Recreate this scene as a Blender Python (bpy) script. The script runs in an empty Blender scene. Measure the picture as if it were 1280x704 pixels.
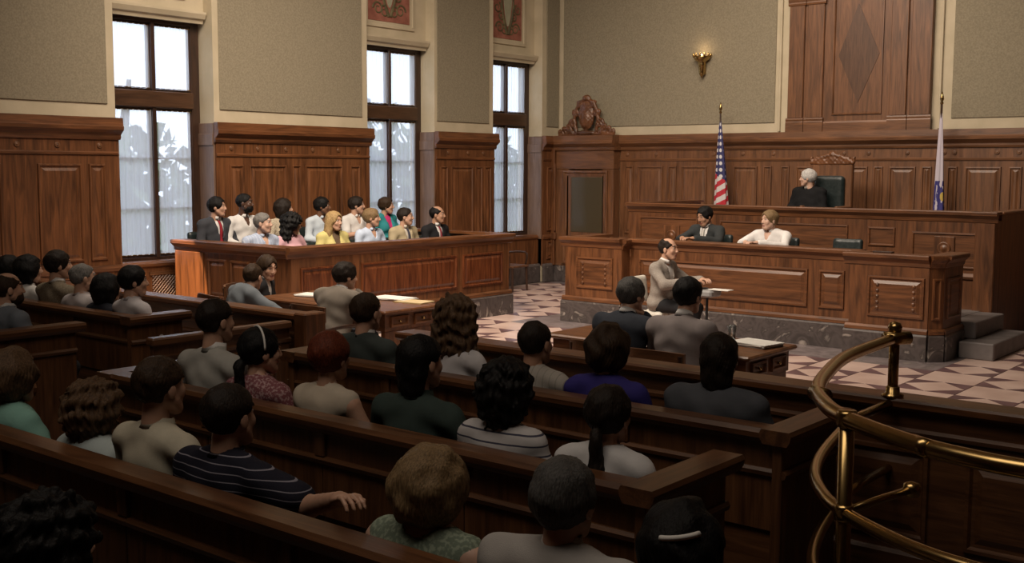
import bpy, math, random
import numpy as np
from mathutils import Matrix, Vector, Euler

random.seed(7)
SC = bpy.context.scene
COL = SC.collection

# ------------------------------------------------------------------ camera
F_PX, CX, CY, CAM_H = 1400.0, 640.0, 352.0, 2.1
def _n(v): return v / np.linalg.norm(v)
def _dir(u, v): return _n(np.array([(u - CX) / F_PX, (CY - v) / F_PX, 1.0]))
_dy = _dir(1790, 216)                    # vanishing point of the room's long walls
_dx = -_dir(-1085, 204)                  # vanishing point of the end wall
_dz = _n(np.cross(_dx, _dy))
if _dz[1] < 0: _dz = -_dz
_dx = _n(_dx - _dy * np.dot(_dx, _dy))
ROT = np.array([_dx, _dy, _dz])
cam_d = bpy.data.cameras.new('camera')
cam_d.sensor_width = 36.0
cam_d.lens = F_PX * 36.0 / 1280.0
cam_d.clip_start = 0.05
cam = bpy.data.objects.new('camera', cam_d)
COL.objects.link(cam)
_r, _u, _f = ROT[:, 0], ROT[:, 1], ROT[:, 2]
cam.matrix_world = Matrix(((_r[0], _u[0], -_f[0], 0), (_r[1], _u[1], -_f[1], 0),
                           (_r[2], _u[2], -_f[2], CAM_H), (0, 0, 0, 1)))
SC.camera = cam
def _ray(u, v): return ROT @ np.array([(u - CX) / F_PX, (CY - v) / F_PX, 1.0])
def at_z(u, v, z):
    r = _ray(u, v); p = r * ((z - CAM_H) / r[2]); return (p[0], p[1], z)
def at_y(u, v, y):
    r = _ray(u, v); p = r * (y / r[1]); return (p[0], y, p[2] + CAM_H)
def at_x(u, v, x):
    r = _ray(u, v); p = r * (x / r[0]); return (x, p[1], p[2] + CAM_H)

# ------------------------------------------------------------------ world, light, exposure
SC.view_settings.view_transform = 'Standard'
SC.view_settings.look = 'None'
SC.view_settings.gamma = 1.0
SC.view_settings.exposure = 0.0
SC.view_settings.use_curve_mapping = False
world = bpy.data.worlds.new('daylight'); SC.world = world
world.use_nodes = True
bg = world.node_tree.nodes['Background']
bg.inputs['Color'].default_value = (0.68, 0.79, 1.0, 1)
bg.inputs['Strength'].default_value = 2.7

def area(name, loc, target, size, power, color, spread=180):
    l = bpy.data.lights.new(name, 'AREA')
    l.shape = 'RECTANGLE'; l.size, l.size_y = size
    l.energy = power; l.color = color; l.spread = math.radians(spread)
    o = bpy.data.objects.new(name, l); COL.objects.link(o)
    o.location = loc
    o.rotation_euler = (Vector(target) - Vector(loc)).to_track_quat('-Z', 'Y').to_euler()
    return o
area('ceiling_light_well', (-7.6, 6.6, 7.0), (-8.0, 11.4, 0.5), (6.0, 2.0), 440, (1.0, 0.85, 0.69), 115)
area('ceiling_light_bench', (-7.2, 13.0, 7.0), (-7.0, 16.4, 2.6), (5.0, 1.2), 140, (1.0, 0.84, 0.68), 130)
area('ceiling_light_jury', (-8.2, 8.6, 7.0), (-12.2, 10.8, 1.6), (3.0, 3.0), 165, (1.0, 0.84, 0.68), 110)
area('ceiling_light_gallery', (-3.0, 1.5, 7.0), (-4.5, 4.5, 0.5), (5.0, 3.0), 95, (1.0, 0.85, 0.70), 150)
def spot(name, loc, target, power, color, deg, blend, radius):
    l = bpy.data.lights.new(name, 'SPOT'); l.energy = power; l.color = color
    l.spot_size = math.radians(deg); l.spot_blend = blend; l.shadow_soft_size = radius
    o = bpy.data.objects.new(name, l); COL.objects.link(o); o.location = loc
    o.rotation_euler = (Vector(target) - Vector(loc)).to_track_quat('-Z', 'Y').to_euler()
spot('added_patch_spot', (-11.7, 4.3, 7.35), (-12.40, 8.5, 0.36), 13000, (1.0, 0.68, 0.40), 6.6, 0.06, 0.02)  # added spot, no room fixture; stands in for sunlight on the jury box end

# ------------------------------------------------------------------ mesh helpers
def mesh(name, verts, faces, smooth=False):
    me = bpy.data.meshes.new(name)
    me.from_pydata([tuple(map(float, v)) for v in verts], [], [tuple(map(int, f)) for f in faces])
    if smooth:
        me.polygons.foreach_set('use_smooth', [True] * len(me.polygons))
    me.update()
    return me
def link(name, me, mat=None, parent=None, mw=None, world=True):
    o = bpy.data.objects.new(name, me)
    COL.objects.link(o)
    if mat is not None and me is not None and not me.materials:
        for m in (mat if isinstance(mat, (list, tuple)) else [mat]): me.materials.append(m)
    if parent is not None:
        o.parent = parent
        if world: o.matrix_parent_inverse = Matrix.Translation(-parent.location)
    if mw is not None: o.matrix_basis = mw
    return o
def tag(o, label=None, cat=None, group=None, kind=None):
    if label: o['label'] = label
    if cat: o['category'] = cat
    if group: o['group'] = group
    if kind: o['kind'] = kind
    return o
def thing(name, loc, label, cat, group=None, kind=None):
    o = bpy.data.objects.new(name, None); COL.objects.link(o)
    o.location = loc; o.empty_display_size = 0.1
    return tag(o, label, cat, group, kind)

class MB:
    def __init__(s): s.v = []; s.f = []
    def add(s, v, f):
        n = len(s.v); s.v += [tuple(p) for p in v]; s.f += [tuple(i + n for i in q) for q in f]; return s
    def box(s, x0, x1, y0, y1, z0, z1, c=0.0):
        if x0 > x1: x0, x1 = x1, x0
        if y0 > y1: y0, y1 = y1, y0
        if c <= 0:
            v = [(x, y, z) for x in (x0, x1) for y in (y0, y1) for z in (z0, z1)]
            return s.add(v, [(0, 1, 3, 2), (4, 6, 7, 5), (0, 4, 5, 1), (2, 3, 7, 6), (0, 2, 6, 4), (1, 5, 7, 3)])
        c = min(c, (x1 - x0) * .45, (y1 - y0) * .45, (z1 - z0) * .45)
        v, idx = [], {}
        for i, x in enumerate((x0, x1)):
            for j, y in enumerate((y0, y1)):
                for k, z in enumerate((z0, z1)):
                    sx, sy, sz = (1, -1)[i], (1, -1)[j], (1, -1)[k]
                    for a in range(3):
                        q = [x + sx * c, y + sy * c, z + sz * c]; q[a] = (x, y, z)[a]
                        idx[(i, j, k, a)] = len(v); v.append(tuple(q))
        I = lambda i, j, k, a: idx[(i, j, k, a)]
        f = []
        for i in (0, 1):
            q = [I(i, 0, 0, 0), I(i, 1, 0, 0), I(i, 1, 1, 0), I(i, 0, 1, 0)]; f.append(q if i else q[::-1])
            q = [I(0, i, 0, 1), I(0, i, 1, 1), I(1, i, 1, 1), I(1, i, 0, 1)]; f.append(q if i else q[::-1])
            q = [I(0, 0, i, 2), I(1, 0, i, 2), I(1, 1, i, 2), I(0, 1, i, 2)]; f.append(q if i else q[::-1])
        for a in (0, 1):
            for b in (0, 1):
                q = [I(0, a, b, 1), I(1, a, b, 1), I(1, a, b, 2), I(0, a, b, 2)]; f.append(q if a == b else q[::-1])
                q = [I(a, 0, b, 0), I(a, 0, b, 2), I(a, 1, b, 2), I(a, 1, b, 0)]; f.append(q if a == b else q[::-1])
                q = [I(a, b, 0, 0), I(a, b, 1, 0), I(a, b, 1, 1), I(a, b, 0, 1)]; f.append(q if a == b else q[::-1])
        for i in (0, 1):
            for j in (0, 1):
                for k in (0, 1):
                    t = [I(i, j, k, 0), I(i, j, k, 1), I(i, j, k, 2)]; f.append(t if (i + j + k) % 2 else t[::-1])
        return s.add(v, f)
    def extrude(s, prof, p0, p1, n):
        """profile of (out, z) swept from p0 to p1 (xy); n = outward normal (xy)"""
        m = len(prof); v = []
        for p in (p0, p1):
            v += [(p[0] + n[0] * d, p[1] + n[1] * d, z) for d, z in prof]
        f = [(i, (i + 1) % m, m + (i + 1) % m, m + i) for i in range(m)] + [tuple(range(m))[::-1], tuple(range(m, 2 * m))]
        return s.add(v, f)
    def tube(s, pts, r, seg=12, cap=True):
        pts = [Vector(p) for p in pts]; n = len(pts)
        rr = r if isinstance(r, (list, tuple)) else [r] * n
        up = None; v = []
        for i, p in enumerate(pts):
            t = (pts[min(i + 1, n - 1)] - pts[max(i - 1, 0)]).normalized()
            if up is None: up = Vector((0, 0, 1)) if abs(t.z) < .9 else Vector((1, 0, 0))
            a = t.cross(up).normalized(); b = a.cross(t).normalized(); up = b
            for k in range(seg):
                th = 2 * math.pi * k / seg
                v.append(tuple(p + (a * math.cos(th) + b * math.sin(th)) * rr[i]))
        f = [(i * seg + k, i * seg + (k + 1) % seg, (i + 1) * seg + (k + 1) % seg, (i + 1) * seg + k) for i in range(n - 1) for k in range(seg)]
        if cap: f += [tuple(range(seg))[::-1], tuple(range((n - 1) * seg, n * seg))]
        return s.add(v, f)
    def lathe(s, prof, o, seg=16, a0=0.0, a1=2 * math.pi):
        full = abs(a1 - a0) > 6.28; m = seg if full else seg + 1; v = []
        for r, z in prof:
            for k in range(m):
                th = a0 + (a1 - a0) * k / seg
                v.append((o[0] + r * math.cos(th), o[1] + r * math.sin(th), o[2] + z))
        f = [(i * m + k, i * m + (k + 1) % m, (i + 1) * m + (k + 1) % m, (i + 1) * m + k)
             for i in range(len(prof) - 1) for k in range(m if full else m - 1)]
        f += [tuple(range(m))[::-1], tuple(range((len(prof) - 1) * m, len(prof) * m))]
        return s.add(v, f)
    def prism(s, poly, z0, z1):
        m = len(poly); v = [(x, y, z0) for x, y in poly] + [(x, y, z1) for x, y in poly]
        return s.add(v, [tuple(range(m))[::-1], tuple(range(m, 2 * m))] + [(i, (i + 1) % m, m + (i + 1) % m, m + i) for i in range(m)])
    def build(s, name, mat, parent=None, smooth=False):
        return link(name, mesh(name, s.v, s.f, smooth), mat, parent)

# raised panel: rectangular rings of (inset, height)
RAISED = [(0, 0), (0.004, 0.022), (0.022, 0.024), (0.034, 0.006), (0.05, 0.004), (0.085, 0.02)]
FLATP = [(0, 0), (0.004, 0.02), (0.02, 0.022), (0.032, 0.003)]
_pc = {}
def panel(parent, o, ux, n, w, h, mat, prof=RAISED, name='panel', up=(0, 0, 1)):
    """panel with corner o, width along ux, height along up, standing out along n"""
    key = (round(w, 3), round(h, 3), len(prof), mat.name)
    if key not in _pc:
        lim = min(w, h) * .42; sc = min(1.0, lim / prof[-1][0]); v, f = [], []
        for i, (d, z) in enumerate(prof):
            d *= sc
            v += [(d, d, z), (w - d, d, z), (w - d, h - d, z), (d, h - d, z)]
            if i:
                a, b = 4 * (i - 1), 4 * i
                f += [(a + k, a + (k + 1) % 4, b + (k + 1) % 4, b + k) for k in range(4)]
        b = 4 * (len(prof) - 1); f.append((b, b + 1, b + 2, b + 3)); f.append((3, 2, 1, 0))
        _pc[key] = mesh(name, v, f); _pc[key].materials.append(mat)
    U, N, Z = Vector(ux), Vector(n), Vector(up)
    o = Vector(o)
    if U.cross(Z).dot(N) < 0: o = o + U * w; U = -U
    mw = Matrix(((U.x, Z.x, N.x, o.x), (U.y, Z.y, N.y, o.y), (U.z, Z.z, N.z, o.z), (0, 0, 0, 1)))
    return link(name, _pc[key], None, parent, mw)

# ------------------------------------------------------------------ materials
def nmat(name):
    m = bpy.data.materials.new(name); m.use_nodes = True
    nt = m.node_tree; b = nt.nodes['Principled BSDF']
    return m, nt, b
def N(nt, t, **kw):
    n = nt.nodes.new(t)
    for k, v in kw.items(): setattr(n, k, v)
    return n
def ramp(nt, stops):
    r = nt.nodes.new('ShaderNodeValToRGB'); e = r.color_ramp.elements
    e[0].position, e[0].color = stops[0][0], (*stops[0][1], 1)
    e[1].position, e[1].color = stops[-1][0], (*stops[-1][1], 1)
    for p, c in stops[1:-1]:
        q = e.new(p); q.color = (*c, 1)
    return r
def wood(name, axis, dark, light, rough=0.40, scale=1.0, fig=1.2):
    m, nt, b = nmat(name); L = nt.links.new
    g = N(nt, 'ShaderNodeNewGeometry'); mp = N(nt, 'ShaderNodeMapping')
    s = [9.0 * scale] * 3; s['xyz'.index(axis)] = 0.9 * scale
    mp.inputs['Scale'].default_value = s
    L(g.outputs['Position'], mp.inputs['Vector'])
    n1 = N(nt, 'ShaderNodeTexNoise'); n1.inputs['Scale'].default_value = 1.5; n1.inputs['Detail'].default_value = 7
    n1.inputs['Distortion'].default_value = fig; L(mp.outputs[0], n1.inputs['Vector'])
    mp2 = N(nt, 'ShaderNodeMapping'); s2 = [120.0] * 3; s2['xyz'.index(axis)] = 4.0
    mp2.inputs['Scale'].default_value = s2; L(g.outputs['Position'], mp2.inputs['Vector'])
    n2 = N(nt, 'ShaderNodeTexNoise'); n2.inputs['Scale'].default_value = 1.0; n2.inputs['Detail'].default_value = 3
    L(mp2.outputs[0], n2.inputs['Vector'])
    mid = tuple((a + c) / 2 for a, c in zip(dark, light))
    r = ramp(nt, [(0.3, dark), (0.5, mid), (0.72, light)]); L(n1.outputs['Fac'], r.inputs['Fac'])
    mx = N(nt, 'ShaderNodeMix', data_type='RGBA', blend_type='MULTIPLY'); mx.inputs[0].default_value = 0.5
    r2 = ramp(nt, [(0.3, (.45, .42, .4)), (0.6, (1, 1, 1))]); L(n2.outputs['Fac'], r2.inputs['Fac'])
    L(r.outputs[0], mx.inputs[6]); L(r2.outputs[0], mx.inputs[7]); L(mx.outputs[2], b.inputs['Base Color'])
    bp = N(nt, 'ShaderNodeBump'); bp.inputs['Strength'].default_value = 0.06; bp.inputs['Distance'].default_value = 0.01
    L(n2.outputs['Fac'], bp.inputs['Height']); L(bp.outputs[0], b.inputs['Normal'])
    b.inputs['Roughness'].default_value = rough; b.inputs['Coat Weight'].default_value = 0.15
    b.inputs['Coat Roughness'].default_value = 0.35
    return m
def mottled(name, c1, c2, scale=8.0, rough=0.8, bump=0.2, dist=0.01, detail=5, lo=.35, hi=.65):
    m, nt, b = nmat(name); L = nt.links.new
    g = N(nt, 'ShaderNodeNewGeometry')
    n1 = N(nt, 'ShaderNodeTexNoise'); n1.inputs['Scale'].default_value = scale; n1.inputs['Detail'].default_value = detail
    L(g.outputs['Position'], n1.inputs['Vector'])
    r = ramp(nt, [(lo, c1), (hi, c2)]); L(n1.outputs['Fac'], r.inputs['Fac']); L(r.outputs[0], b.inputs['Base Color'])
    if bump:
        bp = N(nt, 'ShaderNodeBump'); bp.inputs['Strength'].default_value = bump; bp.inputs['Distance'].default_value = dist
        L(n1.outputs['Fac'], bp.inputs['Height']); L(bp.outputs[0], b.inputs['Normal'])
    b.inputs['Roughness'].default_value = rough
    return m
def marble(name, base, vein, scale=3.0):
    m, nt, b = nmat(name); L = nt.links.new
    g = N(nt, 'ShaderNodeNewGeometry')
    n1 = N(nt, 'ShaderNodeTexNoise'); n1.inputs['Scale'].default_value = scale; n1.inputs['Detail'].default_value = 9
    n1.inputs['Distortion'].default_value = 2.2; L(g.outputs['Position'], n1.inputs['Vector'])
    r = ramp(nt, [(0.36, base), (0.5, tuple(c * 1.7 for c in base)), (0.6, base), (0.70, vein), (0.76, base)])
    L(n1.outputs['Fac'], r.inputs['Fac']); L(r.outputs[0], b.inputs['Base Color'])
    b.inputs['Roughness'].default_value = 0.3
    return m
def plain(name, c, rough=0.5, metal=0.0, emit=None):
    m, nt, b = nmat(name)
    b.inputs['Base Color'].default_value = (*c, 1); b.inputs['Roughness'].default_value = rough
    b.inputs['Metallic'].default_value = metal
    if emit:
        b.inputs['Emission Color'].default_value = (*emit[0], 1); b.inputs['Emission Strength'].default_value = emit[1]
    return m
WD, WL = (0.068, 0.025, 0.009), (0.21, 0.080, 0.029)
M = {}
for ax in 'xyz':
    M['w' + ax] = wood('mahogany_' + ax, ax, WD, WL)
    M['p' + ax] = wood('pew_wood_' + ax, ax, (0.060, 0.023, 0.009), (0.17, 0.072, 0.029), 0.38)
    M['o' + ax] = wood('wall_oak_' + ax, ax, (0.09, 0.037, 0.015), (0.22, 0.094, 0.039), 0.42)
M['burl'] = wood('figured_mahogany', 'z', (0.05, 0.012, 0.005), (0.20, 0.062, 0.022), 0.28, 0.45, 5.0)
M['revz'] = wood('lit_reveal_wood', 'z', (0.13, 0.075, 0.05), (0.21, 0.13, 0.09), 0.4)  # lighter copy of the oak: light on the far reveals put into the colour
M['inlay'] = wood('inlay_veneer', 'z', (0.07, 0.03, 0.014), (0.13, 0.06, 0.03), 0.4, 1.6)
M['fabric'] = mottled('wall_fabric', (0.215, 0.182, 0.125), (0.275, 0.235, 0.162), 45, 0.9, 0.35, 0.006, 9)
M['cream'] = mottled('cream_plaster', (0.46, 0.39, 0.27), (0.53, 0.45, 0.32), 3, 0.7, 0.05)
M['ceil'] = mottled('ceiling_plaster', (0.38, 0.33, 0.25), (0.44, 0.39, 0.3), 2, 0.85, 0.05)
M['marble'] = marble('dark_marble', (0.055, 0.045, 0.043), (0.34, 0.29, 0.26))
M['border'] = marble('border_marble', (0.14, 0.115, 0.115), (0.26, 0.22, 0.2), 2.0)
M['stone'] = mottled('step_stone', (0.10, 0.088, 0.085), (0.16, 0.14, 0.135), 6, 0.5, 0.05)
M['tile_l'] = mottled('cream_marble_tile', (0.48, 0.34, 0.29), (0.60, 0.45, 0.39), 2.2, 0.35, 0)
M['tile_d'] = mottled('plum_marble_tile', (0.10, 0.058, 0.062), (0.16, 0.09, 0.095), 3.0, 0.35, 0)
M['grout'] = plain('grout', (0.2, 0.15, 0.13), 0.8)
M['gfloor'] = mottled('gallery_floor', (0.05, 0.035, 0.03), (0.08, 0.055, 0.045), 4, 0.5, 0)
M['brass'] = plain('aged_brass', (0.50, 0.34, 0.14), 0.24, 1.0)
M['frame'] = wood('dark_window_wood', 'z', (0.022, 0.010, 0.006), (0.06, 0.026, 0.014), 0.4)
M['framey'] = wood('dark_window_wood_rail', 'y', (0.045, 0.02, 0.009), (0.09, 0.042, 0.02), 0.4)
M['leather'] = mottled('green_black_leather', (0.010, 0.016, 0.016), (0.02, 0.028, 0.028), 30, 0.35, 0.1)
M['paper'] = mottled('paper', (0.66, 0.64, 0.60), (0.72, 0.70, 0.66), 20, 0.8, 0)
M['manila'] = mottled('manila', (0.50, 0.38, 0.20), (0.56, 0.43, 0.24), 20, 0.8, 0)
M['yellow'] = mottled('yellow_pad', (0.60, 0.56, 0.20), (0.66, 0.62, 0.26), 20, 0.8, 0)
M['black'] = plain('black_enamel', (0.012, 0.012, 0.013), 0.35)
M['grey'] = mottled('grey_plastic', (0.22, 0.22, 0.22), (0.26, 0.26, 0.26), 9, 0.5, 0)
M['white'] = plain('off_white_vinyl', (0.55, 0.52, 0.46), 0.5)
M['dark_glass'] = plain('dark_glass', (0.07, 0.054, 0.032), 0.15)
def glass_mat():
    m = bpy.data.materials.new('window_glass'); m.use_nodes = True; nt = m.node_tree; nt.nodes.clear()
    o = N(nt, 'ShaderNodeOutputMaterial'); mx = N(nt, 'ShaderNodeMixShader'); t = N(nt, 'ShaderNodeBsdfTransparent'); g = N(nt, 'ShaderNodeBsdfGlossy')
    g.inputs['Roughness'].default_value = 0.03; mx.inputs[0].default_value = 0.06
    nt.links.new(t.outputs[0], mx.inputs[1]); nt.links.new(g.outputs[0], mx.inputs[2]); nt.links.new(mx.outputs[0], o.inputs[0])
    return m
def curtain_mat():
    m = bpy.data.materials.new('sheer_curtain'); m.use_nodes = True; nt = m.node_tree; nt.nodes.clear(); L = nt.links.new
    o = N(nt, 'ShaderNodeOutputMaterial'); mx = N(nt, 'ShaderNodeMixShader'); mx2 = N(nt, 'ShaderNodeMixShader')
    t = N(nt, 'ShaderNodeBsdfTransparent'); tr = N(nt, 'ShaderNodeBsdfTranslucent'); d = N(nt, 'ShaderNodeBsdfDiffuse')
    tr.inputs[0].default_value = (0.86, 0.86, 0.88, 1); d.inputs[0].default_value = (0.8, 0.79, 0.78, 1)
    mx2.inputs[0].default_value = 0.25; L(tr.outputs[0], mx2.inputs[1]); L(d.outputs[0], mx2.inputs[2])
    mx.inputs[0].default_value = 0.62; L(t.outputs[0], mx.inputs[1]); L(mx2.outputs[0], mx.inputs[2]); L(mx.outputs[0], o.inputs[0])
    return m
M['glass'] = glass_mat(); M['curtain'] = curtain_mat()
# ------------------------------------------------------------------ smooth implicit surfaces -> quads
class Field:
    def __init__(s, lo, hi, h):
        s.h = h; s.lo = np.array(lo, float)
        s.ax = [np.arange(lo[i], hi[i] + h, h) for i in range(3)]
        sh = tuple(len(a) for a in s.ax)
        s.f = np.full(sh, 9.0, np.float32); s.raw = np.full(sh, 9.0, np.float32); s.id = np.zeros(sh, np.int16)
    def _slice(s, lo, hi):
        sl = []
        for i in range(3):
            a = int(max(0, math.floor((lo[i] - s.lo[i]) / s.h))); b = int(min(len(s.ax[i]), math.ceil((hi[i] - s.lo[i]) / s.h) + 1))
            sl.append(slice(a, max(a, b)))
        return tuple(sl)
    def grid(s, sl): return s.ax[0][sl[0]][:, None, None], s.ax[1][sl[1]][None, :, None], s.ax[2][sl[2]][None, None, :]
    def add(s, pr, k=0.02, idn=0, infl=0.0):
        lo, hi = bounds(pr); m = k + infl + 3 * s.h + .01
        sl = s._slice(lo - m, hi + m)
        if any(x.stop <= x.start for x in sl): return
        d = (ev(pr, *s.grid(sl)) - infl).astype(np.float32); a = s.f[sl]
        hh = np.clip(.5 + .5 * (a - d) / k, 0, 1)
        s.f[sl] = a * (1 - hh) + d * hh - k * hh * (1 - hh)
        near = d < s.raw[sl]
        s.id[sl] = np.where(near, idn, s.id[sl]); s.raw[sl] = np.where(near, d, s.raw[sl])
    def cut(s, pr, infl=0.0, k=0.0):
        lo, hi = bounds(pr); m = infl + k + 2 * s.h
        sl = s._slice(lo - m, hi + m)
        if any(x.stop <= x.start for x in sl): return
        d = -(ev(pr, *s.grid(sl)) - infl)
        if k > 0:
            a = -s.f[sl]; b = -d; hh = np.clip(.5 + .5 * (b - a) / k, 0, 1)
            s.f[sl] = -(b * (1 - hh) + a * hh - k * hh * (1 - hh))
        else: s.f[sl] = np.maximum(s.f[sl], d)
    def full(s): return s.grid((slice(None),) * 3)
    def polys(s):
        f = s.f.copy(); f[[0, -1], :, :] = 1; f[:, [0, -1], :] = 1; f[:, :, [0, -1]] = 1
        ins = f < 0
        nx, ny, nz = f.shape
        c = np.zeros((nx - 1, ny - 1, nz - 1), np.int8)
        for i in (0, 1):
            for j in (0, 1):
                for k in (0, 1): c += ins[i:nx - 1 + i, j:ny - 1 + j, k:nz - 1 + k]
        act = (c > 0) & (c < 8)
        I, J, K = np.nonzero(act)
        if len(I) == 0: return np.zeros((0, 3)), np.zeros((0, 4), int), np.zeros(0, int)
        num = np.full(act.shape, -1, np.int64); num[I, J, K] = np.arange(len(I))
        P = np.zeros((len(I), 3)); W = np.zeros(len(I))
        for ax in range(3):
            for u in (0, 1):
                for v in (0, 1):
                    o = [0, 0, 0]; o[(ax + 1) % 3] = u; o[(ax + 2) % 3] = v
                    e = list(o); e[ax] = 1
                    a = f[I + o[0], J + o[1], K + o[2]]; b = f[I + e[0], J + e[1], K + e[2]]
                    cr = (a < 0) != (b < 0)
                    t = np.where(cr, a / np.where(cr, a - b, 1), 0)
                    q = np.tile(np.array(o, float), (len(I), 1)); q[:, ax] = t
                    P += q * cr[:, None]; W += cr
        P /= W[:, None]
        P = s.lo + (P + np.stack([I, J, K], 1)) * s.h
        quads = []
        for ax in range(3):
            a1, a2 = (ax + 1) % 3, (ax + 2) % 3
            A = [slice(None)] * 3; B = [slice(None)] * 3
            for q in (a1, a2): A[q] = slice(1, -1); B[q] = slice(1, -1)
            A[ax] = slice(0, -1); B[ax] = slice(1, None)
            va, vb = ins[tuple(A)], ins[tuple(B)]
            X = np.stack(np.nonzero(va != vb), 1)
            if not len(X): continue
            flip = vb[tuple(X.T)]
            base = X.copy(); base[:, a1] += 1; base[:, a2] += 1
            def cell(d1, d2):
                q = base.copy(); q[:, a1] -= d1; q[:, a2] -= d2
                return num[q[:, 0], q[:, 1], q[:, 2]]
            Q = np.stack([cell(1, 1), cell(0, 1), cell(0, 0), cell(1, 0)], 1)
            Q[flip] = Q[flip][:, ::-1]; quads.append(Q)
        Q = np.concatenate(quads)
        return P, Q, s.id[I, J, K]
def E_(c, r): return ('e', np.array(c, float), np.array(r, float))
def C_(a, b, r1, r2=None): return ('c', np.array(a, float), np.array(b, float), float(r1), float(r1 if r2 is None else r2))
def bounds(p):
    if p[0] == 'e': return p[1] - p[2], p[1] + p[2]
    r = max(p[3], p[4]); return np.minimum(p[1], p[2]) - r, np.maximum(p[1], p[2]) + r
def ev(p, X, Y, Z):
    if p[0] == 'e':
        x, y, z = X - p[1][0], Y - p[1][1], Z - p[1][2]; r = p[2]
        k0 = np.sqrt((x / r[0]) ** 2 + (y / r[1]) ** 2 + (z / r[2]) ** 2)
        k1 = np.sqrt((x / r[0] ** 2) ** 2 + (y / r[1] ** 2) ** 2 + (z / r[2] ** 2) ** 2) + 1e-9
        return k0 * (k0 - 1) / k1
    a, b = p[1], p[2]; ab = b - a; l = float(ab @ ab) + 1e-12
    x, y, z = X - a[0], Y - a[1], Z - a[2]
    t = np.clip((x * ab[0] + y * ab[1] + z * ab[2]) / l, 0, 1)
    return np.sqrt((x - t * ab[0]) ** 2 + (y - t * ab[1]) ** 2 + (z - t * ab[2]) ** 2) - (p[3] + (p[4] - p[3]) * t)
def npmesh(name, P, Q, mats, mi=None, smooth=True):
    me = bpy.data.meshes.new(name)
    P = np.asarray(P, np.float32); Q = np.asarray(Q, np.int32); n = Q.shape[1]
    me.vertices.add(len(P)); me.vertices.foreach_set('co', P.ravel())
    me.loops.add(Q.size); me.loops.foreach_set('vertex_index', Q.ravel())
    me.polygons.add(len(Q)); me.polygons.foreach_set('loop_start', np.arange(0, Q.size, n, dtype=np.int32))
    for m in mats: me.materials.append(m)
    if mi is not None: me.polygons.foreach_set('material_index', np.asarray(mi, np.int32))
    me.polygons.foreach_set('use_smooth', np.full(len(Q), smooth))
    me.update(calc_edges=True); me.validate()
    return me
# ------------------------------------------------------------------ room shell
XW, YB = -12.75, 17.0
XR = -13.1                     # glass plane of the windows
ZC = 7.5
XE, YS = 6.0, -4.0
def struct(o, label=None): return tag(o, label, None, None, 'structure')

fl = struct(MB().box(XW - .6, XE + .3, YS - .3, YB + .3, -0.2, -0.012).build('floor', M['grout']), 'marble courtroom floor of cream squares and plum triangles')
# gallery floor and marble border strips
MB().box(XW, XE, YS, 5.75, -0.012, 0.0).build('gallery_flooring', M['gfloor'], fl)
S = 0.58; OX, OY = -3.92, 11.27
blocked = [(-10.75, XW - 1, 8.2, 12.95), (-9.65, -3.65, 12.0, 17.2), (-14, -12.35, 5, 18), (-14, 7, 16.3, 18)]
def is_border(cx, cy):
    for a, b, c, d in blocked:
        if min(a, b) < cx < max(a, b) and c < cy < d: return True
    return False
sq = mesh('tile', *(lambda m: (m.v, m.f))(MB().box(-S/2 + .004, S/2 - .004, -S/2 + .004, S/2 - .004, -0.012, 0.0, 0.002)))
sq.materials.append(M['tile_l'])
h = S / 2 - .004
dm = MB().prism([(-h, 0), (0, -h), (h, 0), (0, h)], -0.012, 0.0)
dia = mesh('tile', dm.v, dm.f); dia.materials.append(M['tile_l'])
tm = MB().prism([(-h, -h), (-.006, -h), (-h, -.006)], -0.012, 0.0)
tri = mesh('tile', tm.v, tm.f); tri.materials.append(M['tile_d'])
rest = {0: MB(), 1: MB(), 2: MB()}
def seen(cx, cy):
    u = ROT.T @ np.array([cx, cy, -CAM_H]); px, py = CX + F_PX * u[0] / u[2], CY - F_PX * u[1] / u[2]
    if not (540 < px < 1330 and 335 < py < 525): return False
    return cy > 10.0 or cx < -8.5
for i in range(-16, 18):
    for j in range(-10, 10):
        cx, cy = OX + S * (i + .5), OY + S * (j + .5)
        if cy < 5.9 or cx > XE or cx < XW or cy > YB: continue
        if is_border(cx, cy):
            rest[2].box(cx - S/2, cx + S/2, cy - S/2, cy + S/2, -0.012, -0.001); continue
        plainsq = (i + j) % 2 == 0
        if seen(cx, cy):
            T = Matrix.Translation((cx, cy, 0))
            if plainsq: link('tile', sq, None, fl, T)
            else:
                link('tile', dia, None, fl, T)
                for k in range(4): link('tile', tri, None, fl, T @ Matrix.Rotation(math.pi / 2 * k, 4, 'Z'))
        elif plainsq: rest[0].box(cx - h, cx + h, cy - h, cy + h, -0.012, 0.0)
        else:
            rest[0].add([(cx - h, cy, 0), (cx, cy - h, 0), (cx + h, cy, 0), (cx, cy + h, 0)], [(0, 1, 2, 3)])
            for sx in (-1, 1):
                for sy in (-1, 1):
                    q = [(cx + sx * h, cy + sy * h, 0), (cx, cy + sy * h, 0), (cx + sx * h, cy, 0)]
                    rest[1].add(q if sx * sy < 0 else [q[0], q[2], q[1]], [(0, 1, 2)])
tag(rest[0].build('tile', M['tile_l'], fl), None, None, None, 'stuff')
tag(rest[1].build('tile', M['tile_d'], fl), None, None, None, 'stuff')
tag(rest[2].build('border_slab', M['border'], fl), None, None, None, 'stuff')

struct(MB().box(XW - .6, XE + .3, YS - .3, YB + .3, ZC, ZC + .2).build('ceiling', M['ceil']), 'cream plaster ceiling over the courtroom')
struct(MB().box(XE, XE + .3, YS - .3, YB + .3, 0, ZC).build('wall_right', M['wz']), 'dark panelled wall across from the windows')
struct(MB().box(XW - .6, XE, YS - .3, YS, 0, ZC).build('wall_front', M['wz']), 'dark panelled wall behind the gallery')

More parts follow.
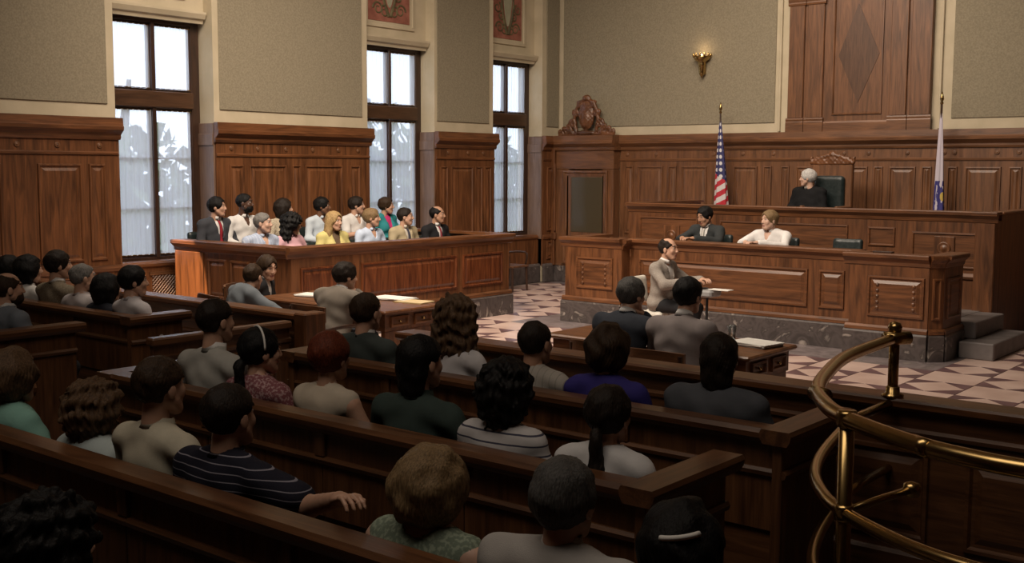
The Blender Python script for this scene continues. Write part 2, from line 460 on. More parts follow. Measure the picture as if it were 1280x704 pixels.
# ---- wall with the windows
BAYS = [(YS, 2.0), (5.0, 7.8), (9.27, 12.1), (13.61, 15.1), (16.5, YB)]
WINS = [(2.0, 5.0), (7.8, 9.27), (12.1, 13.61), (15.1, 16.5)]
wl = MB()
for a, b in BAYS: wl.box(XW - .6, XW - .03, a, b, 0, ZC)
for a, b in WINS:
    wl.box(XW - .6, XR - .03, a, b, 0, .80)
    wl.box(XW - .6, XW - .22, a, b, 4.10, ZC)
wall_left = struct(wl.build('wall_left', M['cream']), 'cream plaster wall with tall curtained windows and fabric panels')
for a, b in [(5.1, 7.69), (9.36, 11.98), (13.66, 14.98), (16.62, YB - .01)]:
    MB().box(XW - .03, XW - .012, a, b, 2.88, ZC - .6, .006).build('fabric_panel', M['fabric'], wall_left)
LINT = [(0, 4.02), (.05, 4.02), (.06, 4.06), (.10, 4.08), (.13, 4.14), (.13, 4.17), (0, 4.17)]
for n, (a, b) in enumerate(WINS[1:]):
    MB().extrude(LINT, (XW - .24, a), (XW - .24, b - .03), (1, 0)).build('lintel_moulding', M['cream'], wall_left)
    # painted spandrel above each window
    fr = MB(); y0, y1 = a + .16, b - .34
    for q in ((y0 - .05, y0, 4.36, 6.3), (y1, y1 + .05, 4.36, 6.3), (y0 - .05, y1 + .05, 4.31, 4.36)):
        fr.box(XW - .22, XW - .195, *q, .006)
    fr.build('spandrel_frame', M['cream'], wall_left)
    if n == 0: continue
    if 'red' not in M:
        M['red'] = mottled('painted_red', (0.22, 0.075, 0.05), (0.34, 0.13, 0.09), 6, 0.8, 0.05)
        M['scroll'] = mottled('painted_green_gold', (0.07, 0.055, 0.025), (0.15, 0.12, 0.055), 8, 0.7, 0)
        M['oval'] = mottled('painted_cream_oval', (0.30, 0.29, 0.20), (0.36, 0.35, 0.25), 5, 0.8, 0)
    MB().box(XW - .22, XW - .212, y0 + .05, y1 - .05, 4.41, 6.3).build('painted_field', M['red'], wall_left)
    yc = (y0 + y1) / 2; w = (y1 - y0) / 2 - .05; zc = 5.15
    ov = MB(); ov.lathe([(0.001, .012), (1.0, .012), (1.0, 0)], (0, 0, 0), 28)
    ov.v = [(XW - .212 + z, yc + x * w * .30 * (1 - .35 * max(0, -y)), zc + y * .52) for x, y, z in ov.v]
    ov.build('painted_oval', M['oval'], wall_left)
    for s in (-1, 1):
        for (t0, r0, cy, cz, turns) in [(0, .11, .55, -.58, 1.4), (2, .10, .70, -.22, 1.3), (1, .10, .25, -.62, 1.2), (3, .10, .72, .15, 1.3), (4, .07, .45, -.36, 1.2)]:
            pts = []
            for k in range(22):
                th = t0 + turns * 2 * math.pi * k / 21; r = r0 * (1 - .75 * k / 21)
                pts.append((XW - .212, yc + s * (cy * w + r * math.cos(th)), zc + cz * .95 + r * math.sin(th)))
            MB().tube(pts, [.018 - .010 * k / 21 for k in range(22)], 6).build('painted_scroll', M['scroll'], wall_left)
        pts = [(XW - .212, yc + s * w * (.04 + .36 * math.sin(k / 14 * 2.6)), zc - .66 + .95 * k / 14) for k in range(15)]
        MB().tube(pts, [.030 - .016 * k / 14 for k in range(15)], 6).build('painted_stem', M['scroll'], wall_left)

# ---- wainscot of each bay (panelled dado with cornice)
CORN = [(0, 2.44), (.02, 2.44), (.035, 2.47), (.035, 2.50), (.07, 2.53), (.105, 2.56), (.11, 2.60), (.095, 2.615), (.09, 2.71), (0, 2.71)]
FRZ = [(0, 2.25), (.018, 2.255), (.022, 2.28), (.008, 2.295), (0, 2.295)]
BASE = [(0, 0), (.06, 0), (.06, .30), (.04, .34), (0, .34)]
ros_me = mesh('rosette', *(lambda m: (m.v, m.f))(MB().lathe([(.034, 0), (.034, .008), (.024, .014), (.016, .006), (.010, .016), (.002, .018)], (0, 0, 0), 14)), True)
ros_me.materials.append(M['ox'])
tn = [0]
def wainscot(p0, p1, n, panels, z0, z1, label, wv, wh, rosettes=(), cut=None):
    """p0,p1 xy ends; n outward; panels = list of (s0,s1) metres from p0"""
    tn[0] += 1
    p0, p1, n = Vector((*p0, 0)), Vector((*p1, 0)), Vector((*n, 0)); d = (p1 - p0); ln = d.length; d = d / ln
    b = MB(); b.extrude([(0, .3), (-.14, .3), (-.14, 2.60), (0, 2.60)], p0, p1, n)
    o = struct(b.build('trim_%d' % tn[0], wv), label)
    MB().extrude(CORN, p0 - d * .03, p1 + d * .03, n).build('cornice', wh, o)
    MB().extrude(FRZ, p0, p1, n).build('frieze_moulding', wh, o)
    MB().extrude(BASE, p0, p1, n).build('marble_base', M['marble'], o)
    MB().extrude([(0, .80), (.02, .80), (.03, .84), (.02, .88), (0, .88)], p0, p1, n).build('dado_moulding', wh, o)
    for s0, s1 in panels:
        panel(o, p0 + d * s0 + Vector((0, 0, z0)), d, n, s1 - s0, z1 - z0, wv)
        panel(o, p0 + d * s0 + Vector((0, 0, .42)), d, n, s1 - s0, .34, wh)
    for s in rosettes:
        z = Vector((0, 0, 1)); c = p0 + d * s + z * 2.365
        x = n.cross(z)
        link('rosette', ros_me, None, o, Matrix(((x.x, z.x, n.x, c.x), (x.y, z.y, n.y, c.y), (x.z, z.z, n.z, c.z), (0, 0, 0, 1))))
    return o
def ys(pxs, y): return [at_x(u, 230, XW)[1] - y for u in pxs]
def pairs(l): return list(zip(l[0::2], l[1::2]))
wainscot((XW, 5.0), (XW, 7.8), (1, 0), [(.1, .34), (.42, .98), (1.06, 1.3)] + pairs(ys([12, 38, 47, 102, 111, 132], 5.0))[1:], .95, 2.14,
         'dark mahogany wainscot bay beside the gallery window', M['wz'], M['wy'], (.3, .9, 1.5, 2.0, 2.55))
wainscot((XW, 9.27), (XW, 12.1), (1, 0), pairs(ys([287, 305, 311, 358, 365, 376, 381, 428, 437, 450], 9.27)), .95, 2.14,
         'dark mahogany wainscot bay behind the jurors', M['wz'], M['wy'], (.25, .7, 1.2, 1.7, 2.2, 2.6))
wainscot((XW, 13.61), (XW, 15.1), (1, 0), [(.1, .28), (.36, .92), (.98, 1.16), (1.22, 1.4)], .95, 2.14,
         'dark mahogany wainscot bay between the two far windows', M['wz'], M['wy'], (.3, .8, 1.2))
wainscot((XW, 16.5), (XW, YB), (1, 0), [(.12, .38)], .95, 2.14, 'narrow dark mahogany wainscot strip in the room corner', M['wz'], M['wy'])
# wooden reveals beside each window
for k, (a, b) in enumerate(WINS[1:]):
    o = struct(MB().box(XR, XW - .015, b - .03, b, .80, 2.70, .006).build('trim_%d' % (tn[0] + 1), M['revz']), 'wooden window reveal with a moulded capital, window %s' % ('beside the gallery', 'behind the jury', 'in the corner')[k])
    tn[0] += 1
    MB().box(XR, XW - .01, b - .045, b - .028, 2.40, 2.56, .006).build('capital', M['revz'], o)
    MB().box(XR, XW - .015, a, a + .03, .80, 2.70, .006).build('reveal_board', M['oz'], o)
    # under-window dado and sill
    MB().box(XR - .02, XW - .10, a, b, .34, .80).build('apron_panel', M['wz'], o)
    MB().extrude([(0, .79), (.26, .79), (.30, .82), (.30, .85), (.26, .88), (0, .88)], (XR - .02, a), (XR - .02, b), (1, 0)).build('window_sill', M['wy'], o)
    MB().extrude(BASE, (XW - .1, a), (XW - .1, b), (1, 0)).build('marble_base', M['marble'], o)
    if k == 0:      # radiator grille
        g = MB(); gy0, gy1, gz0, gz1 = a + .5, b - .3, .42, .70
        g.box(XW - .10, XW - .08, gy0 - .04, gy1 + .04, gz1, gz1 + .04); g.box(XW - .10, XW - .08, gy0 - .04, gy1 + .04, gz0 - .04, gz0)
        W_, H_ = gy1 - gy0, gz1 - gz0; c = -H_ + .025
        while c < W_:
            u0, u1 = max(0, c), min(W_, c + H_)
            for fl_ in (0, 1):
                a_, b_ = (u0, u0 - c), (u1, u1 - c)
                if fl_: a_, b_ = (W_ - a_[0], a_[1]), (W_ - b_[0], b_[1])
                g.tube([(XW - .09, gy0 + a_[0], gz0 + a_[1]), (XW - .09, gy0 + b_[0], gz0 + b_[1])], .006, 4)
            c += .05
        tag(g.build('radiator_grille', M['oy'], o), None, None, None, 'stuff')

# ---- windows
def window(n, a, b, label):
    ga, gb = a + .14, b - .14
    w = MB(); x0, x1 = XR - .06, XR + .05
    w.box(x0, XR + .015, a, ga, .86, 4.1, .008); w.box(x0, XR + .015, gb, b, .86, 4.1, .008)
    w.box(x0, x1 + .02, ga, gb, 3.98, 4.1); w.box(x0, x1, ga, gb, .86, .92)
    o = struct(w.build('window_%d' % n, M['frame']), label)
    MB().box(x0, x1 + .03, ga, gb, 2.88, 3.10, .012).build('transom_bar', M['framey'], o)
    ym = (ga + gb) / 2
    MB().box(x0, x1 + .01, ym - .03, ym + .03, .9, 4.0, .008).build('mullion', M['frame'], o)
    for (p, q) in ((ga, ym - .03), (ym + .03, gb)):
        for (z0, z1, ups) in ((3.10, 3.98, ()), (.92, 2.88, (1.56, 2.22))):
            s = MB(); r = .03
            s.box(XR - .04, XR + .0, p, p + r, z0, z1); s.box(XR - .04, XR + .0, q - r, q, z0, z1)
            s.box(XR - .04, XR, p + r, q - r, z0, z0 + r); s.box(XR - .04, XR, p + r, q - r, z1 - r, z1)
            for z in ups: s.box(XR - .035, XR - .005, p + r, q - r, z - .012, z + .012)
            so = s.build('sash', M['frame'], o)
            MB().box(XR - .024, XR - .018, p + r, q - r, z0 + r, z1 - r).build('pane', M['glass'], so)
SH = ['', 'window beside the gallery', 'window behind the jury', 'window in the room corner']
WL_ = ['tall window beside the gallery wainscot', 'tall window behind the jury, partly hidden', 'tall window next to the carved door case']
def curtain(p, q, z0, z1, label, group, seed):
    R = random.Random(seed); ph = R.random() * 6; nx, nz = 40, 10; v = []
    for j in range(nz + 1):
        for i in range(nx + 1):
            t = i / nx
            x = XR + .030 + .010 * math.sin(t * 40 + ph + .5 * math.sin(j * .7)) + .005 * math.sin(t * 91 + ph)
            v.append((x, p + (q - p) * t, z0 + (z1 - z0) * j / nz))
    f = [(j * (nx + 1) + i, j * (nx + 1) + i + 1, (j + 1) * (nx + 1) + i + 1, (j + 1) * (nx + 1) + i) for j in range(nz) for i in range(nx)]
    o = link('curtain', mesh('curtain', v, f, True), M['curtain'])
    tag(o, label, 'curtain', group)
    for z in (z0 + .004, z1 - .004): MB().tube([(XR + .03, p - .008, z), (XR + .03, q + .008, z)], .006, 6).build('curtain_rod', M['brass'], o)
for n, (a, b) in enumerate(WINS):
    lab = (['gallery window out of sight'] + WL_)[n]
    if n == 0: continue
    window(n, a, b, lab + ', dark wooden frame with a transom')
    ga, gb = a + .14, b - .14; ym = (ga + gb) / 2
    for k, (p, q) in enumerate(((ga + .02, ym - .045), (ym + .045, gb - .03))):
        curtain(p, q, 3.13, 3.95, 'short upper sheer curtain, %s leaf, of the %s' % (('gallery side', 'bench side')[k], SH[n]), 'upper curtains', n * 10 + k)
        curtain(p, q, .95, 2.85, 'long lower sheer curtain, %s leaf, of the %s' % (('gallery side', 'bench side')[k], SH[n]), 'lower curtains', n * 10 + k + 5)
# unseen gallery window closed by its masonry
MB().box(XW - .6, XW - .22, 2.0, 5.0, .8, 4.1).build('blind_window', M['cream'], wall_left)

# ---- end wall behind the judge
wall_back = struct(MB().box(XW - .6, XE + .3, YB + .03, YB + .33, 0, ZC).build('wall_back', M['cream']), 'end wall with fabric panels above a wooden wainscot')
for a, b in [(-12.68, -8.38), (-5.55, XE - .3)]:
    MB().box(a, b, YB + .012, YB + .03, 2.87, ZC - .6, .006).build('fabric_panel', M['fabric'], wall_back)
for a, b in [(-8.31, -8.27), (-5.74, -5.70)]:
    MB().box(a, b, YB - .01, YB + .03, 2.72, ZC - .4, .008).build('plaster_strip', M['cream'], wall_back)
def xs(pxs, x): return [at_y(u, 208, YB)[0] - x for u in pxs]
LW = [782, 792, 797, 829, 836, 846, 852, 884, 917, 947, 955, 965, 977, 987, 996, 1018, 1026, 1054, 1062, 1085, 1093, 1104, 1112, 1145, 1153, 1165, 1185, 1197, 1207, 1252, 1262, 1278]
x0 = -11.37
wainscot((x0, YB), (XE, YB), (0, -1), pairs(xs(LW, x0)) + [(7.1 + .9 * i, 7.75 + .9 * i) for i in range(10)], .95, 2.16,
         'long oak wainscot with raised panels behind the judge', M['oz'], M['ox'], [.15, .75, 1.9, 2.45, 3.0, 4.2, 4.6, 5.2, 5.75, 5.9, 6.5, 6.8])
# tall panelled centrepiece above the judge
cp = struct(MB().box(-8.12, -5.84, YB - .03, YB + .02, 2.71, ZC).build('trim_20', M['oz']), 'tall oak centrepiece with pilasters and a diamond inlay')
for a, b in [(-8.12, -7.86), (-7.81, -7.53), (-6.46, -6.20), (-6.15, -5.84)]:
    MB().box(a, b, YB - .065, YB - .03, 2.93, 4.70, .008).build('pilaster', M['oz'], cp)
    MB().extrude([(0, 2.71), (.05, 2.71), (.05, 2.86), (.042, 2.88), (.05, 2.905), (.038, 2.93), (0, 2.93)], (a - .02, YB - .03), (b + .02, YB - .03), (0, -1)).build('pilaster_base', M['ox'], cp)
    MB().extrude([(0, 4.70), (.04, 4.70), (.05, 4.73), (.045, 4.75), (.055, 4.80), (.055, 4.95), (0, 4.95)], (a - .02, YB - .03), (b + .02, YB - .03), (0, -1)).build('pilaster_capital', M['ox'], cp)
    MB().box(a, b, YB - .065, YB - .03, 4.95, ZC - .1, .008).build('pilaster', M['oz'], cp)
MB().extrude([(0, 2.71), (.03, 2.71), (.03, 2.84), (.015, 2.87), (0, 2.87)], (-7.53, YB - .03), (-6.46, YB - .03), (0, -1)).build('plinth_moulding', M['ox'], cp)
panel(cp, (-7.38, YB - .03, 2.96), (1, 0, 0), (0, -1, 0), .80, 2.0, M['oz'], FLATP)
dmd = MB(); q = [(-6.99, 4.66), (-7.29, 3.88), (-6.96, 3.14), (-6.64, 3.88)]
dmd.v = [(x, YB - .034, z) for x, z in q] + [(x, YB - .04, z) for x, z in q]
dmd.f = [(4, 5, 6, 7), (0, 3, 2, 1)] + [(i, 4 + i, 4 + (i + 1) % 4, (i + 1) % 4) for i in range(4)]
dmd.build('diamond_inlay', M['inlay'], cp)

# ---- door case in the corner, carved pediment
dc = struct(thing('door_1', (-12.0, YB, 0), 'glazed door in a moulded oak case with a carved crest', None))
yf = YB - .22
MB().box(-12.66, -12.36, yf, YB, .30, 2.10, .01).build('door_jamb', M['oz'], dc)
MB().box(-11.62, -11.37, yf, YB, .30, 2.10, .01).build('door_jamb', M['oz'], dc)
MB().box(-12.68, -12.34, yf - .02, YB, 0, .30, .01).build('jamb_plinth', M['marble'], dc)
MB().box(-11.64, -11.35, yf - .02, YB, 0, .30, .01).build('jamb_plinth', M['marble'], dc)
MB().box(-12.66, -11.37, yf, YB, 2.10, 2.44, .01).build('door_head', M['ox'], dc)
MB().extrude(CORN, (-12.69, yf), (-11.34, yf), (0, -1)).build('cornice', M['ox'], dc)
MB().box(-12.69, -11.34, yf, YB, 2.44, 2.715).build('cornice_block', M['ox'], dc)
panel(dc, (-12.50, yf, .34), (1, 0, 0), (0, -1, 0), 1.02, 1.74, M['oz'], [(0, 0), (.005, .03), (.04, .035), (.06, .012), (.10, .008), (.11, -.05)], 'door_casing')
dr = MB().box(-12.38, -11.60, yf + .04, yf + .09, .0, 2.08).build('door_leaf', M['oz'], dc)
MB().box(-12.31, -11.60, yf - .006, yf + .04, .94, 1.96, .01).build('door_glass', M['dark_glass'], dr)
# reeded corner column between the wall and the door case
rc = struct(thing('trim_21', (-12.7, YB - .1, 0), 'dark reeded corner post beside the door case', None))
MB().box(XW, XW + .08, YB - .26, YB, .3, 2.7, .01).build('corner_post', M['wz'], rc)
for i in range(4): MB().tube([(XW + .085, YB - .24 + .06 * i, .95), (XW + .085, YB - .24 + .06 * i, 2.2)], .022, 8).build('reed', M['wz'], rc)
MB().box(XW, XW + .12, YB - .28, YB, .78, .92, .02).build('post_block', M['wz'], rc)
# ------------------------------------------------------------------ carved work
def spiral(c, r0, turns, a0, s=1, n=16, grow=0.78):
    return [(c[0] + s * r0 * (1 - grow * k / (n - 1)) * math.cos(a0 + turns * 2 * math.pi * k / (n - 1)),
             c[1] + r0 * (1 - grow * k / (n - 1)) * math.sin(a0 + turns * 2 * math.pi * k / (n - 1))) for k in range(n)]
def carving(w, h, hres, curves, blobs):
    """relief in local x,z plane (y = depth towards -y)"""
    F = Field((-w / 2 - .04, -.12, -.04), (w / 2 + .04, .06, h + .06), hres)
    for c, r in curves:
        for (a, b) in zip(c[:-1], c[1:]): F.add(C_((a[0], 0, a[1]), (b[0], 0, b[1]), r), .012)
    for c, r in blobs: F.add(E_((c[0], c[1], c[2]), r), .012)
    X, Y, Z = F.full(); F.f = F.f + .004 * np.sin(95 * X) * np.sin(90 * Z)
    return F.polys()[:2]
cv, bl = [], []
for s in (-1, 1):
    cv += [(spiral((s * .42, .10), .09, 1.3, math.pi / 2, s), .030), (spiral((s * .56, .06), .06, 1.2, 2.2, -s), .024),
           (spiral((s * .30, .22), .08, 1.2, .2, s), .028), (spiral((s * .23, .42), .07, 1.2, 2.6, -s), .026), (spiral((s * .16, .56), .06, 1.2, .9, s), .026)]
    cv += [([(s * .60, .02), (s * .40, .02), (s * .20, .03), (0, .02)], .03), ([(s * .22, .08), (s * .27, .28), (s * .24, .45), (s * .14, .60), (0, .68)], .035)]
    bl += [((s * .50, 0, .13), (.05, .04, .05)), ((s * .34, 0, .06), (.08, .04, .06))]
bl += [((0, 0, .36), (.17, .05, .26)), ((0, 0, .68), (.09, .05, .06)), ((0, -.03, .30), (.10, .05, .16)), ((0, -.02, .05), (.2, .045, .05))]
P, Q = carving(1.25, .72, .012, cv, bl)
pd = link('carved_crest', npmesh('carved_crest', P, Q, [M['wx']]), None, None, Matrix.Translation((-12.02, YB - .16, 2.71)))
pd.parent = dc; pd.matrix_parent_inverse = Matrix.Translation(-dc.location)

# ------------------------------------------------------------------ panelled fronts
def rail_prof(z): return [(-.16, z - .035), (-.02, z - .035), (0, z - .14), (.012, z - .13), (.018, z - .09), (.05, z - .06), (.068, z - .045), (.07, z - .01), (.06, z), (-.16, z)]
PL = [(0, 0), (.045, 0), (.045, .275), (.03, .295), (0, .30)]
BM = [(0, .30), (.035, .30), (.035, .335), (.015, .36), (0, .36)]
_fc = [0]
def front(root, p0, p1, n, top, panels, mats, thick=.10, z0=.46, z1=.92, plinth=True, pm=None, pz=None, rail=True, ext=(0, 0)):
    p0, p1, n = Vector((*p0, 0)), Vector((*p1, 0)), Vector((*n, 0)).normalized(); d = p1 - p0; ln = d.length; d /= ln
    wv, wh = mats; _fc[0] += 1; top += .0013 * (_fc[0] % 6)
    zb = .30 if plinth else 0
    MB().extrude([(0, zb), (-thick, zb), (-thick, top - .035), (0, top - .035)], p0 + d * .006, p1 - d * .006, n).build('front_board', wv, root)
    if plinth:
        MB().extrude(PL, p0 - d * ext[0] * .045, p1 + d * ext[1] * .045, n).build('marble_plinth', M['marble'], root)
        MB().extrude(BM, p0 - d * ext[0] * .03, p1 + d * ext[1] * .03, n).build('base_moulding', wh, root)
    if rail: MB().extrude(rail_prof(top), p0 - d * ext[0] * .065, p1 + d * ext[1] * .065, n).build('top_rail', wh, root)
    for s0, s1 in panels:
        panel(root, p0 + d * s0 + Vector((0, 0, z0)), d, n, s1 - s0, z1 - z0, pm or wh, RAISED)

# ---- jury box
JX, JY0, JY1 = -10.3, 8.5, 12.54
jb = thing('jury_box', (-11.5, 10.5, 0), 'long mahogany jury box with figured panels on a marble plinth', 'jury box')
front(jb, (JX, JY0), (JX, JY1), (1, 0), 1.17, [(.14, 1.02), (1.12, 2.90), (3.02, 3.88)], (M['wz'], M['wy']), pm=M['burl'], ext=(1, 1))
front(jb, (-12.62, JY0), (JX, JY0), (0, -1), 1.17, [], (M['wz'], M['wx']), ext=(0, 0))
for a, b in [(.72, 1.10), (1.18, 1.56), (1.64, 2.02)]: panel(jb, (-12.62 + a, JY0, .46), (1, 0, 0), (0, -1, 0), b - a, .50, M['wz'])
MB().box(-12.60, -12.0, JY0 - .02, JY0, .36, 1.03, .008).build('end_pilaster', M['wz'], jb)
front(jb, (JX, JY1), (-12.6, JY1), (0, 1), 1.17, [(.2, 1.0), (1.1, 2.0)], (M['wz'], M['wx']))
MB().box(-11.86, JX - .1, JY0 + .1, JY1 - .1, 0, .27).build('tier_floor', M['wx'], jb)
MB().box(-12.66, -11.86, JY0 + .1, JY1 - .1, 0, .42).build('tier_floor', M['wx'], jb)

# ---- clerk's bench (lower bench with a pod at each end)
cb = thing('clerk_bench', (-6.6, 12.9, 0), 'long lower mahogany bench with end pods before the judge', 'bench')
MBW = (M['wz'], M['wx'])
yc, yl, yr = 12.65, 12.45, 12.35
front(cb, (-8.28, yc), (-5.09, yc), (0, -1), 1.17, [(.15, 2.55), (2.69, 3.01)], MBW, pm=M['wx'])
front(cb, (-9.22, yl), (-8.28, yl), (0, -1), 1.17, [(.2, .80)], MBW, z0=.48, z1=.91, ext=(1, 0))
front(cb, (-8.28, yl), (-8.28, yc), (1, 0), 1.17, [], MBW)
front(cb, (-9.22, 13.4), (-9.22, yl), (-1, 0), 1.17, [(.15, .8)], (M['wz'], M['wy']))
front(cb, (-5.09, yr), (-4.18, yr), (0, -1), 1.17, [(.22, .86)], MBW, ext=(1, 0))
front(cb, (-5.09, yc), (-5.09, yr), (-1, 0), 1.17, [], MBW)
front(cb, (-4.18, yr), (-4.06, yr + .12), (1, -1), 1.17, [], MBW)
panel(cb, (-4.155, yr + .025, .46), Vector((1, 1, 0)).normalized(), Vector((1, -1, 0)).normalized(), .10, .46, M['wz'], FLATP)
front(cb, (-4.06, yr + .12), (-4.06, 13.10), (1, 0), 1.17, [(.10, .52)], (M['wz'], M['wy']))
MB().box(-9.2, -4.10, yc + .10, yc + .50, 1.07, 1.10).build('desk_surface', M['wx'], cb)
# carved corner strips inside the pod panels
for (a, b, y) in [(-9.02, -8.42, yl), (-4.87, -4.23, yr)]:
    for x in (a + .115, b - .115):
        s = MB()
        for k in range(5): s.lathe([(.022, 0), (.018, .012), (.004, .018)], (0, 0, 0), 8); s.v[-24:] = [(x + p[0], y - .018 - p[2], .56 + .065 * k + p[1]) for p in s.v[-24:]]
        s.build('carved_strip', M['wz'], cb)

# ---- judge's bench
jg = thing('judge_bench', (-6.7, 14.6, 0), 'tall mahogany judge bench with small panels above the lower bench', 'bench')
yj = 14.3
def xj(u, v=300): return at_y(u, v, yj)[0]
front(jg, (-9.4, yj), (-4.30, yj), (0, -1), 1.6, [], MBW, plinth=False)
for (u0, u1, za, zb) in [(800, 872, .95, 1.40), (900, 1060, .95, 1.38), (1085, 1119, 1.12, 1.37), (1140, 1222, .88, 1.33)]:
    x0_, x1_ = xj(u0), xj(u1); panel(jg, (x0_, yj, za), (1, 0, 0), (0, -1, 0), x1_ - x0_, zb - za, M['wx'], FLATP)
for (u0, u1) in [(830, 850), (1168, 1194)]:
    x0_, x1_ = xj(u0), xj(u1); MB().box(x0_, x1_, yj - .022, yj, .95, 1.28, .006).build('carved_block', M['wz'], jg)
    c = ((x0_ + x1_) / 2, yj - .02, 1.13); r = MB()
    r.lathe([(.085, 0), (.085, .012), (.07, .02), (.055, .008), (.035, .024), (.004, .03)], (0, 0, 0), 18); r.v = [(c[0] + p[0], c[1] - p[2], c[2] + p[1]) for p in r.v]
    r.build('carved_roundel', M['wz'], jg, True)
MB().extrude([(0, .76), (.03, .76), (.04, .79), (.03, .83), (0, .83)], (-9.4, yj), (-4.3, yj), (0, -1)).build('string_moulding', M['wx'], jg)
MB().extrude([(0, .26), (.03, .26), (.04, .29), (.02, .33), (0, .33)], (-9.4, yj), (-4.3, yj), (0, -1)).build('base_moulding', M['wx'], jg)
MB().box(-4.30, -4.06, yj - .05, yj + .2, 0.0, 1.49, .01).build('end_pilaster', M['wz'], jg)
MB().extrude(rail_prof(1.6), (-4.33, yj - .05), (-4.03, yj - .05), (0, -1)).build('end_cap', M['wx'], jg)
MB().extrude([(0, 0), (.03, 0), (.03, .30), (0, .32)], (-4.32, yj - .05), (-4.04, yj - .05), (0, -1)).build('marble_plinth', M['marble'], jg)
MB().box(-4.16, -4.06, yj + .2, YB - .12, 0, 1.56).build('side_board', M['wz'], jg)
MB().box(-4.2, -4.02, yj + .15, YB - .12, 1.56, 1.6, .01).build('side_rail', M['wy'], jg)
front(jg, (-9.4, YB - .7), (-9.4, yj), (-1, 0), 1.6, [(.3, 1.7)], (M['wz'], M['wy']), plinth=False)
MB().box(-9.3, -4.16, yj + .10, yj + .55, 1.50, 1.54).build('desk_surface', M['wx'], jg)

# ---- raised floors and steps
d1 = tag(MB().box(-9.1, -4.2, yc + .1, yj, 0, .38).build('clerk_platform', M['stone']), 'low raised floor behind the lower mahogany bench', 'platform')
d2 = tag(MB().box(-9.3, -4.16, yj + .1, YB - .1, 0, .85).build('judge_platform', M['stone']), 'high raised floor under the judge chair', 'platform')
st = thing('stone_steps', (-3.9, 13.5, 0), 'two grey stone steps up to the benches beside the end pod', 'steps')
MB().box(-4.0, -3.62, 12.85, 14.2, 0, .19, .01).build('lower_step', M['stone'], st)
MB().box(-4.2, -3.90, 13.12, 14.2, .19, .38, .01).build('upper_step', M['stone'], st)

# ------------------------------------------------------------------ pews
PT = .90
CAP = [(-.06, PT - .045), (-.045, PT - .075), (.025, PT - .075), (.04, PT - .05), (.055, PT - .045), (.06, PT - .02), (.045, PT), (-.06, PT)]
SM = [(0, .665), (.018, .67), (.024, .69), (.012, .705), (0, .705)]
def pew(yb, x0, x1, label, ends=(1, 1), dep=.60):
    r = thing('pew', ((x0 + x1) / 2, yb + .3, 0), label, 'pew', 'gallery pews')
    MB().extrude(CAP, (x0 + (.07 if ends[0] else 0), yb), (x1 - (.07 if ends[1] else 0), yb), (0, -1)).build('top_rail', M['px'], r)
    nb = max(2, round((x1 - x0) / .95)); w = (x1 - x0) / nb
    for i in range(nb):
        a = x0 + w * i
        MB().box(a + .003, a + w - .003, yb, yb + .035, .40, PT - .06, .003).build('back_board', M['pz'], r)
        if i: MB().box(a - .035, a + .035, yb - .02, yb, .705, PT - .07, .004).build('stile_block', M['pz'], r)
    MB().extrude(SM, (x0, yb), (x1, yb), (0, -1)).build('back_moulding', M['px'], r)
    MB().box(x0, x1, yb + .035, yb + .50, .405, .45, .012).build('seat', M['px'], r)
    MB().box(x0, x1, yb + .02, yb + .045, 0, .405).build('kick_board', M['px'], r)
    for s, x in ((0, x0), (1, x1)):
        if not ends[s]: continue
        o = 1 if s else -1
        e = MB().box(x - .025, x + .025, yb - .03, yb + dep, 0, PT - .07, .004).build('end_panel', M['pz'], r)
        c = MB(); c.extrude([(-.06, PT - .07), (.06, PT - .07), (.075, PT - .045), (.08, PT - .02), (.07, PT), (-.07, PT), (-.08, PT - .02), (-.075, PT - .045)], (x, yb - .06), (x, yb + dep + .06), (1, 0))
        c.build('end_cap', M['py'], r)
        MB().extrude(SM, (x + .025 * o, yb - .03), (x + .025 * o, yb + dep), (o, 0)).build('end_moulding', M['py'], r)
    return r
pew(4.76, -5.75, -2.27, 'wooden pew directly behind the courtroom bar, ending beside the brass rail')
pew(3.56, -5.95, -2.25, 'wooden pew holding the ponytailed woman in white, second behind the bar')
pew(2.42, -6.0, -0.95, 'long wooden pew holding the man in a striped polo, third behind the bar')
pew(1.20, -6.0, -0.95, 'rearmost wooden pew holding the dark curly haired viewer')
pew(5.02, -12.6, -8.08, 'wooden pew by the window wall, under the man in tweed', dep=.46)
pew(3.92, -12.6, -8.08, 'wooden pew by the window wall, under the balding man in blue')
pew(2.80, -12.6, -8.08, 'empty wooden pew by the window wall')

# ------------------------------------------------------------------ the bar
def bar(x0, x1, label, yb=5.65):
    r = thing('bar_rail', ((x0 + x1) / 2, yb, 0), label, 'railing', None)
    zt = .95
    MB().extrude([(-.10, zt - .04), (-.10, zt - .012), (-.09, zt), (.09, zt), (.10, zt - .012), (.10, zt - .04), (.07, zt - .06), (-.07, zt - .06)], (x0, yb), (x1, yb), (0, -1)).build('cap', M['wx'], r)
    MB().extrude([(-.05, 0), (-.05, zt - .06), (.05, zt - .06), (.05, 0)], (x0, yb), (x1, yb), (0, -1)).build('core_board', M['px'], r)
    for sgn in (1, -1):
        for pr in ([(.05, .76), (.065, .765), (.07, .785), (.055, .80), (.05, .80)], [(.05, 0), (.075, 0), (.075, .14), (.06, .16), (.05, .16)]):
            MB().extrude(pr, (x0, yb), (x1, yb), (0, -sgn)).build('moulding', M['px'], r)
    n = max(1, round((x1 - x0) / 1.25)); w = (x1 - x0) / n
    for i in range(n):
        for sgn in (1, -1):
            panel(r, (x0 + w * i + .09, yb - sgn * .05, .22), (1, 0, 0), (0, -sgn, 0), w - .18, .48, M['px'])
    return r
bar(-5.6, XE - .1, 'wooden courtroom bar carrying the brass rail post')
